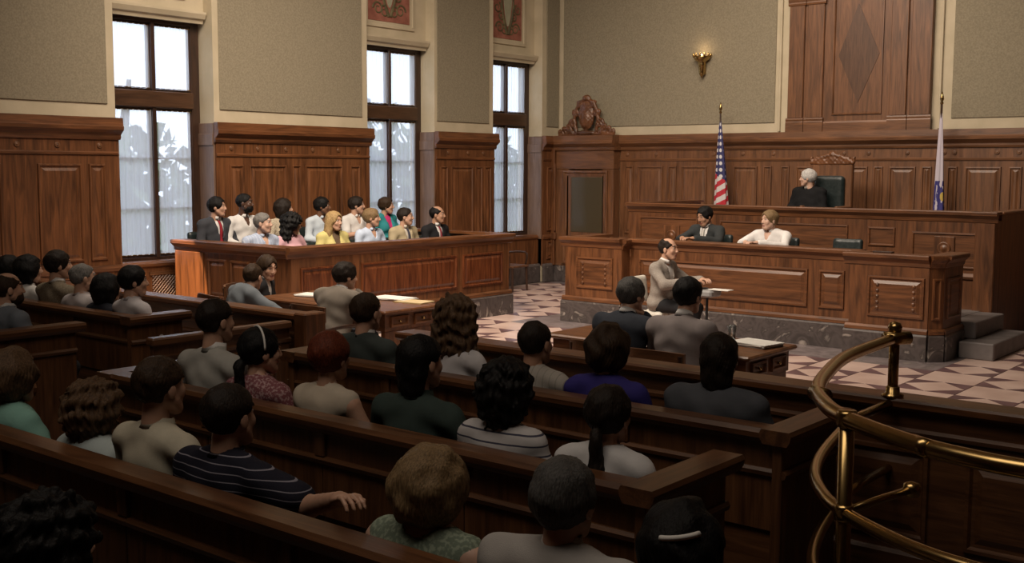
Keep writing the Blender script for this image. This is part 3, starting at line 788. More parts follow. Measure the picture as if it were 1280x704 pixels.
lb = bar(-12.6, -6.85, 'wooden courtroom bar in front of the window side pews', 5.80)
tag(MB().box(-6.84, -6.70, 5.66, 5.88, 0, .97, .012).build('gate_post', M['wz']), 'square wooden gate post beside the open gate', 'post')
gt = thing('bar_gate', (-6.86, 5.0, 0), 'wooden swing gate standing open beside the gate post', 'gate')
MB().box(-6.90, -6.86, 4.42, 5.64, .14, .86, .004).build('leaf', M['pz'], gt)
MB().box(-6.92, -6.82, 4.40, 5.64, .85, .91, .012).build('gate_cap', M['py'], gt)
for a in (4.50, 5.08): panel(gt, (-6.86, a, .22), (0, 1, 0), (1, 0, 0), .46, .5, M['pz'])
MB().extrude([(0, .74), (.015, .745), (.02, .77), (0, .78)], (-6.86, 4.42), (-6.86, 5.64), (1, 0)).build('gate_moulding', M['py'], gt)
for zz in (.3, .7): MB().tube([(-6.88, 5.645, zz - .05), (-6.88, 5.645, zz + .05)], .012, 8).build('hinge', M['brass'], gt)
MB().box(-6.92, -6.84, 5.40, 5.48, 0, .15).build('gate_foot', M['pz'], gt)

# ------------------------------------------------------------------ brass rail
def smooth_curve(pts, n=10):
    P_ = [Vector(p) for p in pts]; out = []
    for i in range(len(P_) - 1):
        a, b, c, d = P_[max(i - 1, 0)], P_[i], P_[i + 1], P_[min(i + 2, len(P_) - 1)]
        for k in range(n):
            t = k / n
            out.append(.5 * ((2 * b) + (c - a) * t + (2 * a - 5 * b + 4 * c - d) * t * t + (3 * b - a - 3 * c + d) * t ** 3))
    return out + [P_[-1]]
br = thing('brass_handrail', (-1.5, 4.3, 0), 'curved polished brass handrail standing on the wooden bar', 'handrail')
plan = [(-2.06, 5.56), (-2.02, 4.90), (-1.90, 4.39), (-1.78, 4.05), (-1.63, 3.80), (-1.50, 3.66), (-1.34, 3.54), (-1.17, 3.44), (-1.00, 3.385), (-.80, 3.36), (-.3, 3.36), (.6, 3.42)]
for z, st_ in ((1.25, 0), (.92, 1), (.58, 1)):
    MB().tube(smooth_curve([(x, y, z) for x, y in plan[st_:]]), .029 if z > 1 else .023, 16).build('rail', M['brass'], br, True)
for z in (.92, .58): MB().tube([(-2.02, 4.90, z), (-2.06, 5.2, z), (-2.06, 5.58, z)], .022, 12).build('rail_end', M['brass'], br, True)
def post(x, y, z0, z1):
    MB().tube([(x, y, z0), (x, y, z1)], .026, 16).build('post', M['brass'], br, True)
    MB().lathe([(.055, 0), (.055, .012), (.036, .02), (.034, .05), (.027, .055)], (x, y, z0), 18).build('base_flange', M['brass'], br, True)
    MB().lathe([(.030, -.03), (.036, -.02), (.036, .02), (.030, .03)], (x, y, z1), 18).build('collar', M['brass'], br, True)
post(-2.06, 5.60, .95, 1.26); post(-1.50, 3.66, 0, 1.25); post(.3, 3.38, 0, 1.25)
MB().lathe([(.02, 0), (.034, .012), (.036, .03), (.026, .05), (.004, .058)], (-2.06, 5.60, 1.28), 16).build('finial', M['brass'], br, True)
MB().tube([(-2.085, 5.53, 1.255), (-2.0, 5.64, 1.255)], .034, 14).build('end_knob', M['brass'], br, True)
for x, y in ((-1.75, 4.0), (-1.17, 3.44)):
    MB().tube([(x - .035, y + .025, 1.25), (x + .035, y - .025, 1.25)], .0295, 16).build('joint_sleeve', M['brass'], br, True)
MB().tube([(-1.50, 3.66, .92), (-1.44, 3.86, .935), (-1.40, 4.0, .94)], .015, 10).build('bracket', M['brass'], br, True)
MB().lathe([(.004, -.03), (.028, -.022), (.034, 0), (.028, .022), (.004, .03)], (-1.395, 4.02, .94), 14).build('bracket_knob', M['brass'], br, True)
MB().lathe([(.030, -.03), (.036, -.02), (.036, .02), (.030, .03)], (-1.50, 3.66, .92), 18).build('collar', M['brass'], br, True)

# ------------------------------------------------------------------ tables and chairs
def table(x0, x1, y0, y1, label):
    r = thing('counsel_table', ((x0 + x1) / 2, (y0 + y1) / 2, 0), label, 'table')
    MB().box(x0, x1, y0, y1, .725, .76, .012).build('table_top', M['wx'], r)
    MB().box(x0 + .05, x1 - .05, y0 + .05, y1 - .05, .56, .725).build('apron', M['wx'], r)
    for a, b in ((x0 + .06, x0 + .12), (x1 - .12, x1 - .06)):
        MB().box(a, b, y0 + .06, y1 - .06, 0, .56, .006).build('end_board', M['wz'], r)
    for s, x in ((-1, x0 + .05), (1, x1 - .05)):
        for ya in (y0 + .12, (y0 + y1) / 2 + .04):
            dw = panel(r, (x, ya, .59), (0, 1, 0), (s, 0, 0), (y1 - y0) / 2 - .16, .11, M['wy'], FLATP, 'drawer')
            kb = MB().lathe([(.004, .0), (.010, .004), (.008, .012), (.014, .02), (.010, .028), (.002, .03)], ((y1 - y0) / 4 - .08, .055, .0), 10).build('knob', M['brass'], None, True); kb.parent = dw
    return r
table(-9.45, -7.52, 7.32, 8.12, 'mahogany counsel table with papers before the jury box')
table(-5.55, -3.70, 7.22, 8.02, 'mahogany counsel table with papers behind the bar')

def chair_parts(root, kind):
    """local coordinates, facing +y"""
    def L(b, nm, mat, sm=False):
        o = b.build(nm, mat, None, sm); o.parent = root; return o
    if kind == 'wood':
        L(MB().box(-.23, .23, -.22, .24, .41, .45, .015), 'seat', M['px'])
        for sx in (-1, 1):
            L(MB().tube([(sx * .19, .20, .41), (sx * .20, .21, 0)], [.024, .018], 8), 'leg', M['frame'])
            L(MB().tube([(sx * .19, -.19, .41), (sx * .20, -.23, 0)], [.024, .018], 8), 'leg', M['frame'])
            L(MB().tube([(sx * .20, -.20, .43), (sx * .21, -.25, .84)], [.022, .018], 8), 'back_post', M['frame'])
            L(MB().tube(smooth_curve([(sx * .21, -.23, .64), (sx * .25, -.05, .66), (sx * .26, .12, .655), (sx * .25, .17, .60), (sx * .23, .15, .44)], 5), .017, 8), 'arm', M['frame'])
        pts = smooth_curve([(-.235, -.23, .80), (-.12, -.275, .81), (.12, -.275, .81), (.235, -.23, .80)], 6); b = MB(); n = len(pts)
        v = []
        for p in pts: v += [(p.x, p.y - .012, p.z - .085), (p.x, p.y + .012, p.z - .085), (p.x, p.y + .012, p.z + .055), (p.x, p.y - .012, p.z + .055)]
        b.add(v, [(4 * i + k, 4 * i + (k + 1) % 4, 4 * i + 4 + (k + 1) % 4, 4 * i + 4 + k) for i in range(n - 1) for k in range(4)] + [(3, 2, 1, 0), (4 * n - 4, 4 * n - 3, 4 * n - 2, 4 * n - 1)])
        L(b, 'back_rail', M['px'])
        for x in (-.1, 0, .1): L(MB().box(x - .018, x + .018, -.25, -.235, .44, .74, .003), 'back_slat', M['frame'])
    else:
        mat = {'jury': M['leather'], 'leather': M['leather'], 'white': M['white']}[kind]
        F = Field((-.3, -.35, .30), (.3, .32, 1.02), .022)
        for x in (-.14, 0, .14): F.add(C_((x, -.10, .41), (x, .14, .41), .045), .03)
        L2 = F.polys()
        o = link('seat', npmesh('seat', L2[0], L2[1], [mat])); o.parent = root
        F = Field((-.32, -.40, .30), (.32, .1, 1.02), .022)
        for x in (-.17, -.12, -.06, 0, .06, .12, .17): F.add(C_((x, -.255, .55), (x, -.285, .80), .035), .045)
        L2 = F.polys(); o = link('backrest', npmesh('backrest', L2[0], L2[1], [mat])); o.parent = root
        L(MB().tube([(0, 0, .05), (0, 0, .38)], .03, 10), 'pedestal', M['black'])
        L(MB().box(-.03, .03, -.27, 0, .36, .385), 'back_bracket', M['black'])
        L(MB().tube([(0, -.265, .36), (0, -.30, .60)], .016, 8), 'back_bar', M['black'])
        for k in range(4):
            a = math.pi / 4 + k * math.pi / 2
            L(MB().tube([(0, 0, .06), (.24 * math.cos(a), .24 * math.sin(a), .02)], [.024, .018], 8), 'foot', M['black'])
_ch = {}
def chair(kind, x, y, z, yaw, label, group=None):
    nm = {'wood': 'wooden_armchair', 'jury': 'jury_chair', 'leather': 'leather_chair', 'white': 'reporter_chair'}[kind]
    r = thing(nm, (x, y, z), label, 'chair', group); r.rotation_euler.z = yaw
    if kind not in _ch: chair_parts(r, kind); _ch[kind] = r
    else:
        for c in list(_ch[kind].children):
            q = c.copy(); COL.objects.link(q); q.parent = r
    return r

# judge's tall chair
jc = thing('judge_chair', (-6.9, 15.95, .85), 'tall oak chair with dark green leather and carved crest', 'chair')
MB().box(-7.24, -6.60, 15.98, 16.06, 1.25, 2.19, .012).build('back_frame', M['oz'], jc)
F = Field((-.34, -.09, -.40), (.34, .09, .42), .018)
for x in np.linspace(-.19, .19, 10): F.add(C_((x, 0, -.30), (x, 0, .24), .05), .05)
q = F.polys(); link('leather_back', npmesh('leather_back', q[0], q[1], [M['leather']]), None, jc, Matrix.Translation((-6.94, 15.97, 1.72)))
MB().box(-7.2, -6.6, 15.45, 15.98, 1.28, 1.36, .03).build('seat', M['leather'], jc)
for x in (-7.17, -6.63):
    MB().box(x - .03, x + .03, 15.5, 16.0, 1.52, 1.58, .015).build('arm', M['oy'], jc)
    MB().box(x - .025, x + .025, 15.5, 15.56, .85, 1.52, .006).build('leg', M['oz'], jc)
    MB().box(x - .025, x + .025, 15.98, 16.04, .85, 1.30, .006).build('leg', M['oz'], jc)
cv = []
for s in (-1, 1):
    cv += [(spiral((s * .25, .06), .045, 1.2, 1.6, s, 12), .024), ([(s * .33, .10), (s * .32, .03), (s * .2, .02), (0, .02)], .028), ([(s * .28, .05), (s * .16, .11), (0, .15)], .032)]
P, Q = carving(.7, .2, .012, cv, [((0, 0, .08), (.09, .035, .08)), ((0, 0, .17), (.05, .03, .035)), ((.14, 0, .06), (.10, .03, .05)), ((-.14, 0, .06), (.10, .03, .05))])
link('carved_crest', npmesh('carved_crest', P, Q, [M['wx']]), None, jc, Matrix.Translation((-6.92, 16.0, 2.18)))
chair('leather', -5.82, 13.75, .38, math.pi, 'empty dark leather chair behind the lower bench')
chair('wood', -12.25, 14.95, 0, -math.pi / 2, 'dark wooden armchair under the corner window')
# ------------------------------------------------------------------ people
_fm = {}
def cloth(c, pat=None, c2=None):
    key = (tuple(round(x, 3) for x in c), pat, c2)
    if key in _fm: return _fm[key]
    m, nt, b = nmat('cloth_%s' % (pat or 'plain')); L = nt.links.new
    tc = N(nt, 'ShaderNodeTexCoord')
    n1 = N(nt, 'ShaderNodeTexNoise'); n1.inputs['Scale'].default_value = 7; n1.inputs['Detail'].default_value = 4; L(tc.outputs['Object'], n1.inputs['Vector'])
    n2 = N(nt, 'ShaderNodeTexNoise'); n2.inputs['Scale'].default_value = 260; L(tc.outputs['Object'], n2.inputs['Vector'])
    r = ramp(nt, [(.3, tuple(x * .86 for x in c)), (.7, tuple(min(1, x * 1.1) for x in c))]); L(n1.outputs['Fac'], r.inputs['Fac'])
    col = r.outputs[0]
    if pat in ('hstripe', 'thinstripe', 'vstripe', 'tweed', 'floral'):
        mx = N(nt, 'ShaderNodeMix', data_type='RGBA'); mx.inputs[7].default_value = (*(c2 or (.5, .5, .5)), 1); L(col, mx.inputs[6])
        if pat in ('tweed', 'floral'):
            n3 = N(nt, 'ShaderNodeTexNoise'); n3.inputs['Scale'].default_value = 130 if pat == 'tweed' else 70; L(tc.outputs['Object'], n3.inputs['Vector'])
            rr = ramp(nt, [(.48, (0, 0, 0)), (.60, (1, 1, 1))]); L(n3.outputs['Fac'], rr.inputs['Fac']); L(rr.outputs[0], mx.inputs[0])
        else:
            sp = N(nt, 'ShaderNodeSeparateXYZ'); L(tc.outputs['Object'], sp.inputs[0])
            per, duty = {'hstripe': (.045, .17), 'thinstripe': (.030, .12), 'vstripe': (.04, .14)}[pat]
            mm = N(nt, 'ShaderNodeMath', operation='DIVIDE'); mm.inputs[1].default_value = per; L(sp.outputs['X' if pat == 'vstripe' else 'Z'], mm.inputs[0])
            fr = N(nt, 'ShaderNodeMath', operation='FRACT'); L(mm.outputs[0], fr.inputs[0])
            lt = N(nt, 'ShaderNodeMath', operation='LESS_THAN'); lt.inputs[1].default_value = duty; L(fr.outputs[0], lt.inputs[0]); L(lt.outputs[0], mx.inputs[0])
        col = mx.outputs[2]
    L(col, b.inputs['Base Color'])
    bp = N(nt, 'ShaderNodeBump'); bp.inputs['Strength'].default_value = .25; bp.inputs['Distance'].default_value = .004
    L(n2.outputs['Fac'], bp.inputs['Height']); L(bp.outputs[0], b.inputs['Normal'])
    b.inputs['Roughness'].default_value = .85; b.inputs['Specular IOR Level'].default_value = .2
    _fm[key] = m
    return m
def skinm(c):
    key = ('skin', c)
    if key not in _fm:
        m, nt, b = nmat('skin'); L = nt.links.new; tc = N(nt, 'ShaderNodeTexCoord'); n = N(nt, 'ShaderNodeTexNoise'); n.inputs['Scale'].default_value = 18
        L(tc.outputs['Object'], n.inputs['Vector']); r = ramp(nt, [(.3, tuple(x * .88 for x in c)), (.7, tuple(min(1, x * 1.06) for x in c))]); L(n.outputs['Fac'], r.inputs['Fac'])
        L(r.outputs[0], b.inputs['Base Color']); b.inputs['Roughness'].default_value = .48
        b.inputs['Subsurface Weight'].default_value = 0.0
        _fm[key] = m
    return _fm[key]
def hairm(c):
    key = ('hair', c)
    if key not in _fm:
        m, nt, b = nmat('hair'); L = nt.links.new; tc = N(nt, 'ShaderNodeTexCoord'); mp = N(nt, 'ShaderNodeMapping'); mp.inputs['Scale'].default_value = (220, 120, 35)
        n = N(nt, 'ShaderNodeTexNoise'); n.inputs['Scale'].default_value = 1; n.inputs['Detail'].default_value = 3; L(tc.outputs['Object'], mp.inputs[0]); L(mp.outputs[0], n.inputs['Vector'])
        r = ramp(nt, [(.3, tuple(x * .55 for x in c)), (.7, tuple(min(1, x * 1.35) for x in c))]); L(n.outputs['Fac'], r.inputs['Fac']); L(r.outputs[0], b.inputs['Base Color'])
        bp = N(nt, 'ShaderNodeBump'); bp.inputs['Strength'].default_value = .6; bp.inputs['Distance'].default_value = .006; L(n.outputs['Fac'], bp.inputs['Height']); L(bp.outputs[0], b.inputs['Normal'])
        b.inputs['Roughness'].default_value = .6; b.inputs['Specular IOR Level'].default_value = .18
        _fm[key] = m
    return _fm[key]
M['lip'] = plain('lips', (.28, .10, .08), .5); M['eyew'] = plain('eye_white', (.38, .36, .34), .3); M['iris'] = plain('iris', (.03, .02, .015), .2)
M['shoe'] = plain('shoe_leather', (.015, .012, .01), .35)
SKIN = {'light': (.50, .29, .20), 'pale': (.56, .35, .26), 'tan': (.40, .22, .14), 'brown': (.16, .075, .042), 'dark': (.075, .034, .02)}
HAIR = {'black': (.006, .0052, .005), 'dark': (.016, .0105, .0075), 'brown': (.034, .019, .010), 'lbrown': (.09, .052, .028), 'red': (.11, .024, .010),
        'blonde': (.36, .24, .11), 'dblonde': (.20, .13, .065), 'grey': (.16, .15, .14), 'white': (.5, .48, .46), 'saltpepper': (.07, .066, .062)}

# canonical head (origin at skull centre, faces +y)
def head_mesh(res, fem):
    F = Field((-.13, -.16, -.24), (.13, .16, .16), res); w = .94 if fem else 1.0
    F.add(E_((0, -.014, .030), (.076 * w, .097, .090)), .02)
    F.add(E_((0, .030, -.030), (.062 * w, .064, .074)), .03)
    F.add(E_((0, .060, -.094), (.032 if not fem else .024, .028, .024)), .025)
    for s in (-1, 1):
        F.add(C_((s * .054 * w, .01, -.05), (s * .026, .055, -.092), .020), .025)
        F.add(E_((s * .042, .062, -.022), (.020, .016, .020)), .02)
        F.cut(E_((s * .031, .105, .012), (.017, .022, .012)), k=.012)
    F.add(C_((-.030, .080, .034), (.030, .080, .034), .011), .014)
    F.add(C_((0, .090, .014), (0, .1055, -.024), .008, .0120), .010)
    for s in (-1, 1): F.add(E_((s * .012, .096, -.029), (.008, .009, .007)), .006)
    F.add(E_((0, .088, -.058), (.023, .009, .006)), .006); F.add(E_((0, .087, -.068), (.020, .009, .007)), .006)
    for s in (-1, 1): F.add(E_((s * (.077 * w + .004), -.008, -.008), (.009, .020, .031)), .006)
    F.add(C_((0, -.025, -.04), (0, -.045, -.20), .048 * (w if not fem else .86), .050 * (w if not fem else .88)), .02)
    P, Q, _ = F.polys()
    c = P[Q].mean(1); mi = np.zeros(len(Q), int)
    mi[(np.abs(c[:, 0]) < .022) & (np.abs(c[:, 2] + .063) < .0085) & (c[:, 1] > .084)] = 4
    mi[(np.abs(c[:, 2] - .040 + .1 * (np.abs(c[:, 0]) - .03)) < .0055) & (np.abs(c[:, 0]) > .011) & (np.abs(c[:, 0]) < .047) & (c[:, 1] > .055)] = 7
    for s in (-1, 1):
        m = MB(); m.lathe([(.0125 * math.sin(t * math.pi / 6) + .0002, -.0125 * math.cos(t * math.pi / 6)) for t in range(7)], (0, 0, 0), 10)
        v = np.array(m.v)[:, [0, 2, 1]] * [1, 1, 1] + [s * .031, .0715, .013]; f = [q for q in m.f if len(q) == 4]
        Q2 = np.array(f) + len(P); P = np.vstack([P, v]); cc = P[Q2].mean(1)
        Q = np.vstack([Q, Q2]); mi = np.concatenate([mi, np.where((np.hypot(cc[:, 0] - s * .031, cc[:, 2] - .013) < .0065) & (cc[:, 1] > .075), 6, 5)])
    return P, Q, mi
_hc = {}
def hand_mesh():
    F = Field((-.07, -.05, -.10), (.09, .22, .05), .0052)
    F.add(E_((0, .045, 0), (.037, .055, .015)), .01); F.add(C_((0, -.04, 0), (0, .02, 0), .026, .028), .02)
    for x, l in ((-.029, .058), (-.010, .072), (.010, .076), (.028, .068)):
        a = (x, .088, .002); b = (x * 1.08, .088 + l * .52, -.006); c = (x * 1.1, .088 + l * .85, -.028); e = (x * 1.1, .088 + l * .95, -.048)
        F.add(C_(a, b, .0095, .0088), .006); F.add(C_(b, c, .0088, .0080), .003); F.add(C_(c, e, .0080, .0070), .003)
    F.add(C_((.026, .015, 0), (.055, .055, -.012), .013, .0105), .010); F.add(C_((.055, .055, -.012), (.062, .09, -.022), .0105, .008), .004)
    return F.polys()[:2]
HAND = hand_mesh()
def hand_at(wrist, dirv, side):
    P, Q = HAND; P = P.copy()
    if side > 0: P[:, 0] *= -1; Q = Q[:, ::-1]
    d = _n(np.array(dirv, float)); up = np.array([0, 0, 1.0]); x = _n(np.cross(d, up)); z = np.cross(x, d)
    return np.array(wrist) + P[:, :1] * x + P[:, 1:2] * d + P[:, 2:3] * z, Q

def smax(a, b, k):
    h_ = np.clip(.5 + .5 * (a - b) / k, 0, 1); return b * (1 - h_) + a * h_ + k * h_ * (1 - h_)
def hair_mesh(style, res, rs):
    big = style in ('curly', 'afro', 'longcurly')
    F = Field((-.20, -.25, -.36), (.20, .17, .24), res)
    X, Y, Z = F.full()
    t = {'short': .010, 'crop': .006, 'full': .016, 'bald': .007, 'mullet': .014, 'bob': .022, 'long': .02, 'pony': .012, 'curly': .036, 'afro': .045, 'longcurly': .04, 'wave': .03, 'bouffant': .036}[style]
    F.add(E_((0, -.016, .030), (.077 + t, .099 + t, .092 + t * .9)), .02)
    if style in ('bob', 'wave', 'curly', 'bouffant'):
        F.add(E_((0, -.03, -.01), (.083 + t * .8, .085 + t, .10)), .04)
    if style == 'curly': F.add(E_((0, -.05, -.08), (.09, .07, .09)), .04)
    if style == 'bob':
        for s in (-1, 1): F.add(C_((s * .075, -.02, .0), (s * .082, -.015, -.10), .034, .026), .03)
        F.add(E_((0, -.065, -.07), (.08, .05, .075)), .03)
    if style in ('long', 'longcurly'):
        for s in (-1, 1): F.add(C_((s * .07, -.025, .0), (s * .085, -.03, -.17), .04 + t * .4, .036 + t * .5), .03)
        F.add(E_((0, -.065, -.11), (.10 + t * .6, .055 + t * .3, .14)), .04)
    if style == 'mullet':
        F.add(E_((0, -.058, -.070), (.076, .056, .095)), .05)
    if style == 'pony':
        F.add(E_((0, -.118, -.055), (.026, .022, .026)), .02); F.add(C_((0, -.125, -.07), (.005, -.115, -.20), .026, .032), .01); F.add(C_((.005, -.115, -.20), (.008, -.105, -.27), .032, .012), .02)
    # hairline / nape
    nape = {'short': -.105, 'crop': -.10, 'full': -.115, 'bald': -.10, 'mullet': -.19, 'bob': -.17, 'wave': -.13, 'bouffant': -.12, 'pony': -.10, 'curly': -.20, 'afro': -.13, 'long': -.32, 'longcurly': -.32}[style]
    side = .01 if style in ('short', 'crop', 'bald', 'mullet') else -.04
    if style not in ('long', 'longcurly', 'curly', 'bob', 'afro', 'wave', 'bouffant'):
        zb = np.where(Y < -.03, nape + (Y + .10) * .35 * 0, 0) + np.where(Y >= -.03, side - .035 + np.clip((Y + .03) / .05, 0, 1) * .035, 0)
        zb = np.where(Y > .035, side + .01 + (Y - .035) * 1.0, zb)
        if style != 'pony':
            F.f = smax(F.f, (zb - Z) * .7, .018)
        else:
            F.f = np.where(Y > -.10, smax(F.f, (zb - Z) * .7, .018), F.f)
    else:
        F.f = np.maximum(F.f, (nape - Z))
    # open face
    F.cut(E_((0, .125, -.045), (.070 if style not in ('afro', 'curly') else .078, .110, .132)), k=.012)
    if style == 'bald':
        F.cut(E_((0, .05, .15), (.075, .125, .105)), k=.01)
    amp, fr = {'curly': (.008, 120), 'afro': (.008, 125), 'longcurly': (.009, 110), 'wave': (.006, 55), 'bouffant': (.005, 60)}.get(style, (.0028, 85))
    ph = rs.rand(6) * 6
    F.f = F.f + amp * (np.sin(fr * X + ph[0] + 2 * np.sin(31 * Z + ph[3])) * np.sin(fr * .9 * Y + ph[1]) + .7 * np.sin(fr * .8 * Z + ph[2] + 1.5 * np.sin(40 * X + ph[4])))
    th = np.arctan2(X, Y + .03)
    F.f = F.f + (.0022 if not big else .003) * np.sin((38 if not big else 22) * th + 9 * np.sin(17 * Z + ph[5]) + 25 * Z) * (1 - np.exp(-((X / .05) ** 2 + ((Y + .03) / .05) ** 2)))
    if big: F.f = F.f + .008 * np.sin(62 * X + ph[1]) * np.sin(58 * Y + ph[2]) * np.sin(55 * Z + ph[0])
    return F.polys()[:2]

ARMS = {  # elbow, wrist for the right side (x>0); mirrored for the left
    'lap': ((.265, .05, .70), (.10, .28, .60)), 'table': ((.28, .17, .78), (.15, .42, .82)), 'cross': ((.26, .12, .72), (-.02, .245, .755)),
    'chin': ((.20, .28, .80), (.075, .205, 1.02)), 'down': ((.25, -.02, .68), (.24, .20, .56)), 'reach': ((.36, .10, .78), (.58, .30, .62)), 'rail': ((.40, .02, .86), (.66, -.06, .945)), 'desk': ((.28, .20, .80), (.10, .46, .84))}
people = []
def person(label, head, yaw, floor=0.0, hyaw=0, hpitch=0, lean=4, skin='light', hair=('short', 'dark'), top=('jacket', (.1, .1, .1)), shirt=(.6, .6, .6), tie=None,
           arms=('lap', 'lap'), legs=(.03, .03, .035), fem=False, fine=True, wide=1.0, hroll=0, hs=1.05, group=None, beard=None, collar=True, sleeves='long', neck='crew', extra=None):
    rs = np.random.RandomState(len(people) * 7 + 3); people.append(label)
    yaw_r = math.radians(yaw); ln = math.radians(lean)
    w = wide * (.97 if fem else 1.10)
    htop = head[2] - floor
    thick = {'curly': .03, 'afro': .04, 'longcurly': .03, 'bouffant': .03, 'wave': .025, 'bald': 0.0, 'crop': .005}.get(hair[0], .014)
    Hz = htop - (.118 * hs + thick) * (1 if hpitch < 15 else .95)
    zt = ((.5 + (Hz - .5) / math.cos(ln)) - .45) / (1.17 - .45)
    def J(x, y, z):                       # torso point: stretch, then lean about the hips
        z = .45 + (z - .45) * zt; y0, z0 = y, z - .5
        return np.array([x, y0 * math.cos(ln) + z0 * math.sin(ln), .5 - y0 * math.sin(ln) + z0 * math.cos(ln)])
    T = []                                # torso
    T.append((E_(J(0, 0, .54), (.170 * w, .125, .115)), .06)); T.append((E_(J(0, .012, .68), (.148 * w, .108 * wide, .15)), .06))
    T.append((E_(J(0, .0, .85), (.160 * w, .110 * wide, .165)), .06))
    if fem:
        for s in (-1, 1): T.append((E_(J(s * .075, .085, .82), (.062, .055, .062)), .04))
    T.append((C_(J(-.152 * w, -.01, .945), J(.152 * w, -.01, .945), .060), .045))
    for s in (-1, 1): T.append((C_(J(s * .085 * w, -.02, .960), J(s * .03, -.014, .995), .044, .042), .035))
    A = []; wr = []
    for s, nm in ((1, arms[0]), (-1, arms[1])):
        e, q = ARMS[nm]; sh = J(s * .182 * w, -.01, .932)
        dz = (zt - 1) * .3
        mix = 1.0 if nm not in ('lap', 'down') else .35
        off = np.array([0, math.sin(ln) * .35 * mix, 0])
        e = np.array([s * e[0] * (w * .5 + .5), e[1], e[2] + dz]) + off; q = np.array([s * q[0], q[1], q[2] + (dz if nm != 'lap' else 0)]) + off
        if nm == 'chin': q = J(s * .06, .155, 1.035); e = np.array([s * .19, q[1] + .10, .80])
        A.append((C_(sh, e, .049 * wide, .042), .03, s)); A.append((C_(e, q, .043, .030), .02, s)); wr.append((q, q - e, s))
    neck_p = (C_(J(0, -.012, .975), J(0, .018, 1.10), .049 if not fem else .042), .03)
    G = []
    for s in (-1, 1):
        G.append((C_((s * .085, .03, .525), (s * .115, .44, .50), .088, .062), .04)); G.append((C_((s * .115, .44, .50), (s * .12, .36, .10), .058, .042), .03))
    FT = [C_((s * .12, .35, .055), (s * .135, .49, .038), .042, .036) for s in (-1, 1)]
    F = Field((-.44, -.30, -.01), (.85 if arms[0] in ('reach', 'rail') else .44, .82, 1.28), .0150 if fine else .019)
    for p, k in T: F.add(p, k, 1)
    for p, k, s in A: F.add(p, k, 0)
    F.add(neck_p[0], .03, 0)
    for p, k in G: F.add(p, k, 2)
    for p in FT: F.add(p, .02, 3)
    P, Q, ids = F.polys(); mi = ids[Q[:, 0]].astype(int)
    Hc = J(0, .035, 1.17)
    HR = np.array(Euler((math.radians(-hpitch), math.radians(hroll), math.radians(hyaw))).to_matrix())
    key = (fine, fem)
    if key not in _hc: _hc[key] = head_mesh(.0056 if fine else .0078, fem)
    hP, hQ, hm = _hc[key]
    # the neck stub follows the head a little less
    hp = hP * hs @ HR.T + Hc
    allP, allQ, allM = [P, hp], [Q, hQ + len(P)], [mi, hm]; n = len(P) + len(hp)
    for q, d, s in wr:
        a, b = hand_at(q + _n(d) * .01, d, s); allP.append(a); allQ.append(b + n); n += len(a); allM.append(np.zeros(len(b), int))
    sk = skinm(SKIN[skin]); hm_ = hairm(HAIR[hair[1]]); kind, tcol = top[0], top[1]
    under = cloth(shirt) if kind in ('jacket', 'robe', 'blazer') else sk
    me = npmesh('person', np.vstack(allP), np.vstack(allQ), [sk, under, cloth(legs), M['shoe'], M['lip'], M['eyew'], M['iris'], hm_], np.concatenate(allM))
    hx, hy = Hc[0], Hc[1]
    c, s_ = math.cos(yaw_r), math.sin(yaw_r)
    root = bpy.data.objects.new('person', me); COL.objects.link(root)
    root.location = (head[0] - (c * hx - s_ * hy), head[1] - (s_ * hx + c * hy), floor); root.rotation_euler.z = yaw_r
    tag(root, label, 'person', group)
    # hair
    if hair[0] != 'none':
        a, b = hair_mesh(hair[0], .0062 if fine else .0088, rs)
        o = link('hair', npmesh('hair', a * hs @ HR.T + Hc, b, [hm_])); o.parent = root
    if beard:
        B = Field((-.10, -.03, -.15), (.10, .15, .03), .008)
        if beard == 'full':
            B.add(E_((0, .040, -.065), (.066, .066, .062)), .02); B.cut(E_((0, .13, -.055), (.028, .05, .010))); B.cut(E_((0, .12, .03), (.10, .09, .062)))
        else: B.add(C_((-.022, .094, -.050), (.022, .094, -.050), .009), .01)
        a, b, _ = B.polys(); o = link('beard' if beard == 'full' else 'moustache', npmesh('beard', a * hs @ HR.T + Hc, b, [hm_])); o.parent = root
    # garment
    pat = top[2] if len(top) > 2 else None; c2 = top[3] if len(top) > 3 else None
    cm = cloth(tcol, pat, c2); jk = kind in ('jacket', 'robe', 'blazer')
    inf = .016 if jk else .010
    Gm = Field((-.48, -.34, .42), (.9 if arms[0] in ('reach', 'rail') else .48, .70, 1.22), .0125 if fine else .0165)
    for p, k in T: Gm.add(p, k, 0, inf)
    if jk: Gm.add(C_(J(-.184 * w, -.008, .953), J(.184 * w, -.008, .953), .050), .025, 0, inf)
    if kind == 'robe':
        Gm.add(E_(J(0, .02, .70), (.25, .17, .22)), .08)
    if sleeves != 'none':
        for i, (p, k, s) in enumerate(A):
            if sleeves == 'short':
                if i % 2: continue
                p = C_(p[1], p[1] + (p[2] - p[1]) * .72, p[3] + .008, p[3] + .010)
            elif i % 2: p = C_(p[1], p[2] - _n(p[2] - p[1]) * .01, p[3], p[4] + (.004 if kind != 'robe' else .05))
            Gm.add(p, k, 0, inf)
    X, Y, Z = Gm.full(); ph = rs.rand(8) * 6
    Gm.f = Gm.f + .0035 * (np.sin(34 * X + 9 * Z + ph[0]) * np.sin(27 * Z + 14 * Y + ph[1]) + .8 * np.sin(52 * Z + 21 * X * np.sign(X) + ph[2]))
    nb, nt_ = J(0, .010, 1.005), J(0, .035, 1.16)
    Gm.cut(C_(nb, nt_, (.054 if not fem else .056) + (.004 if jk else 0) + (.03 if neck == 'wide' else 0), .07 + (.03 if neck == 'wide' else 0)), 0)
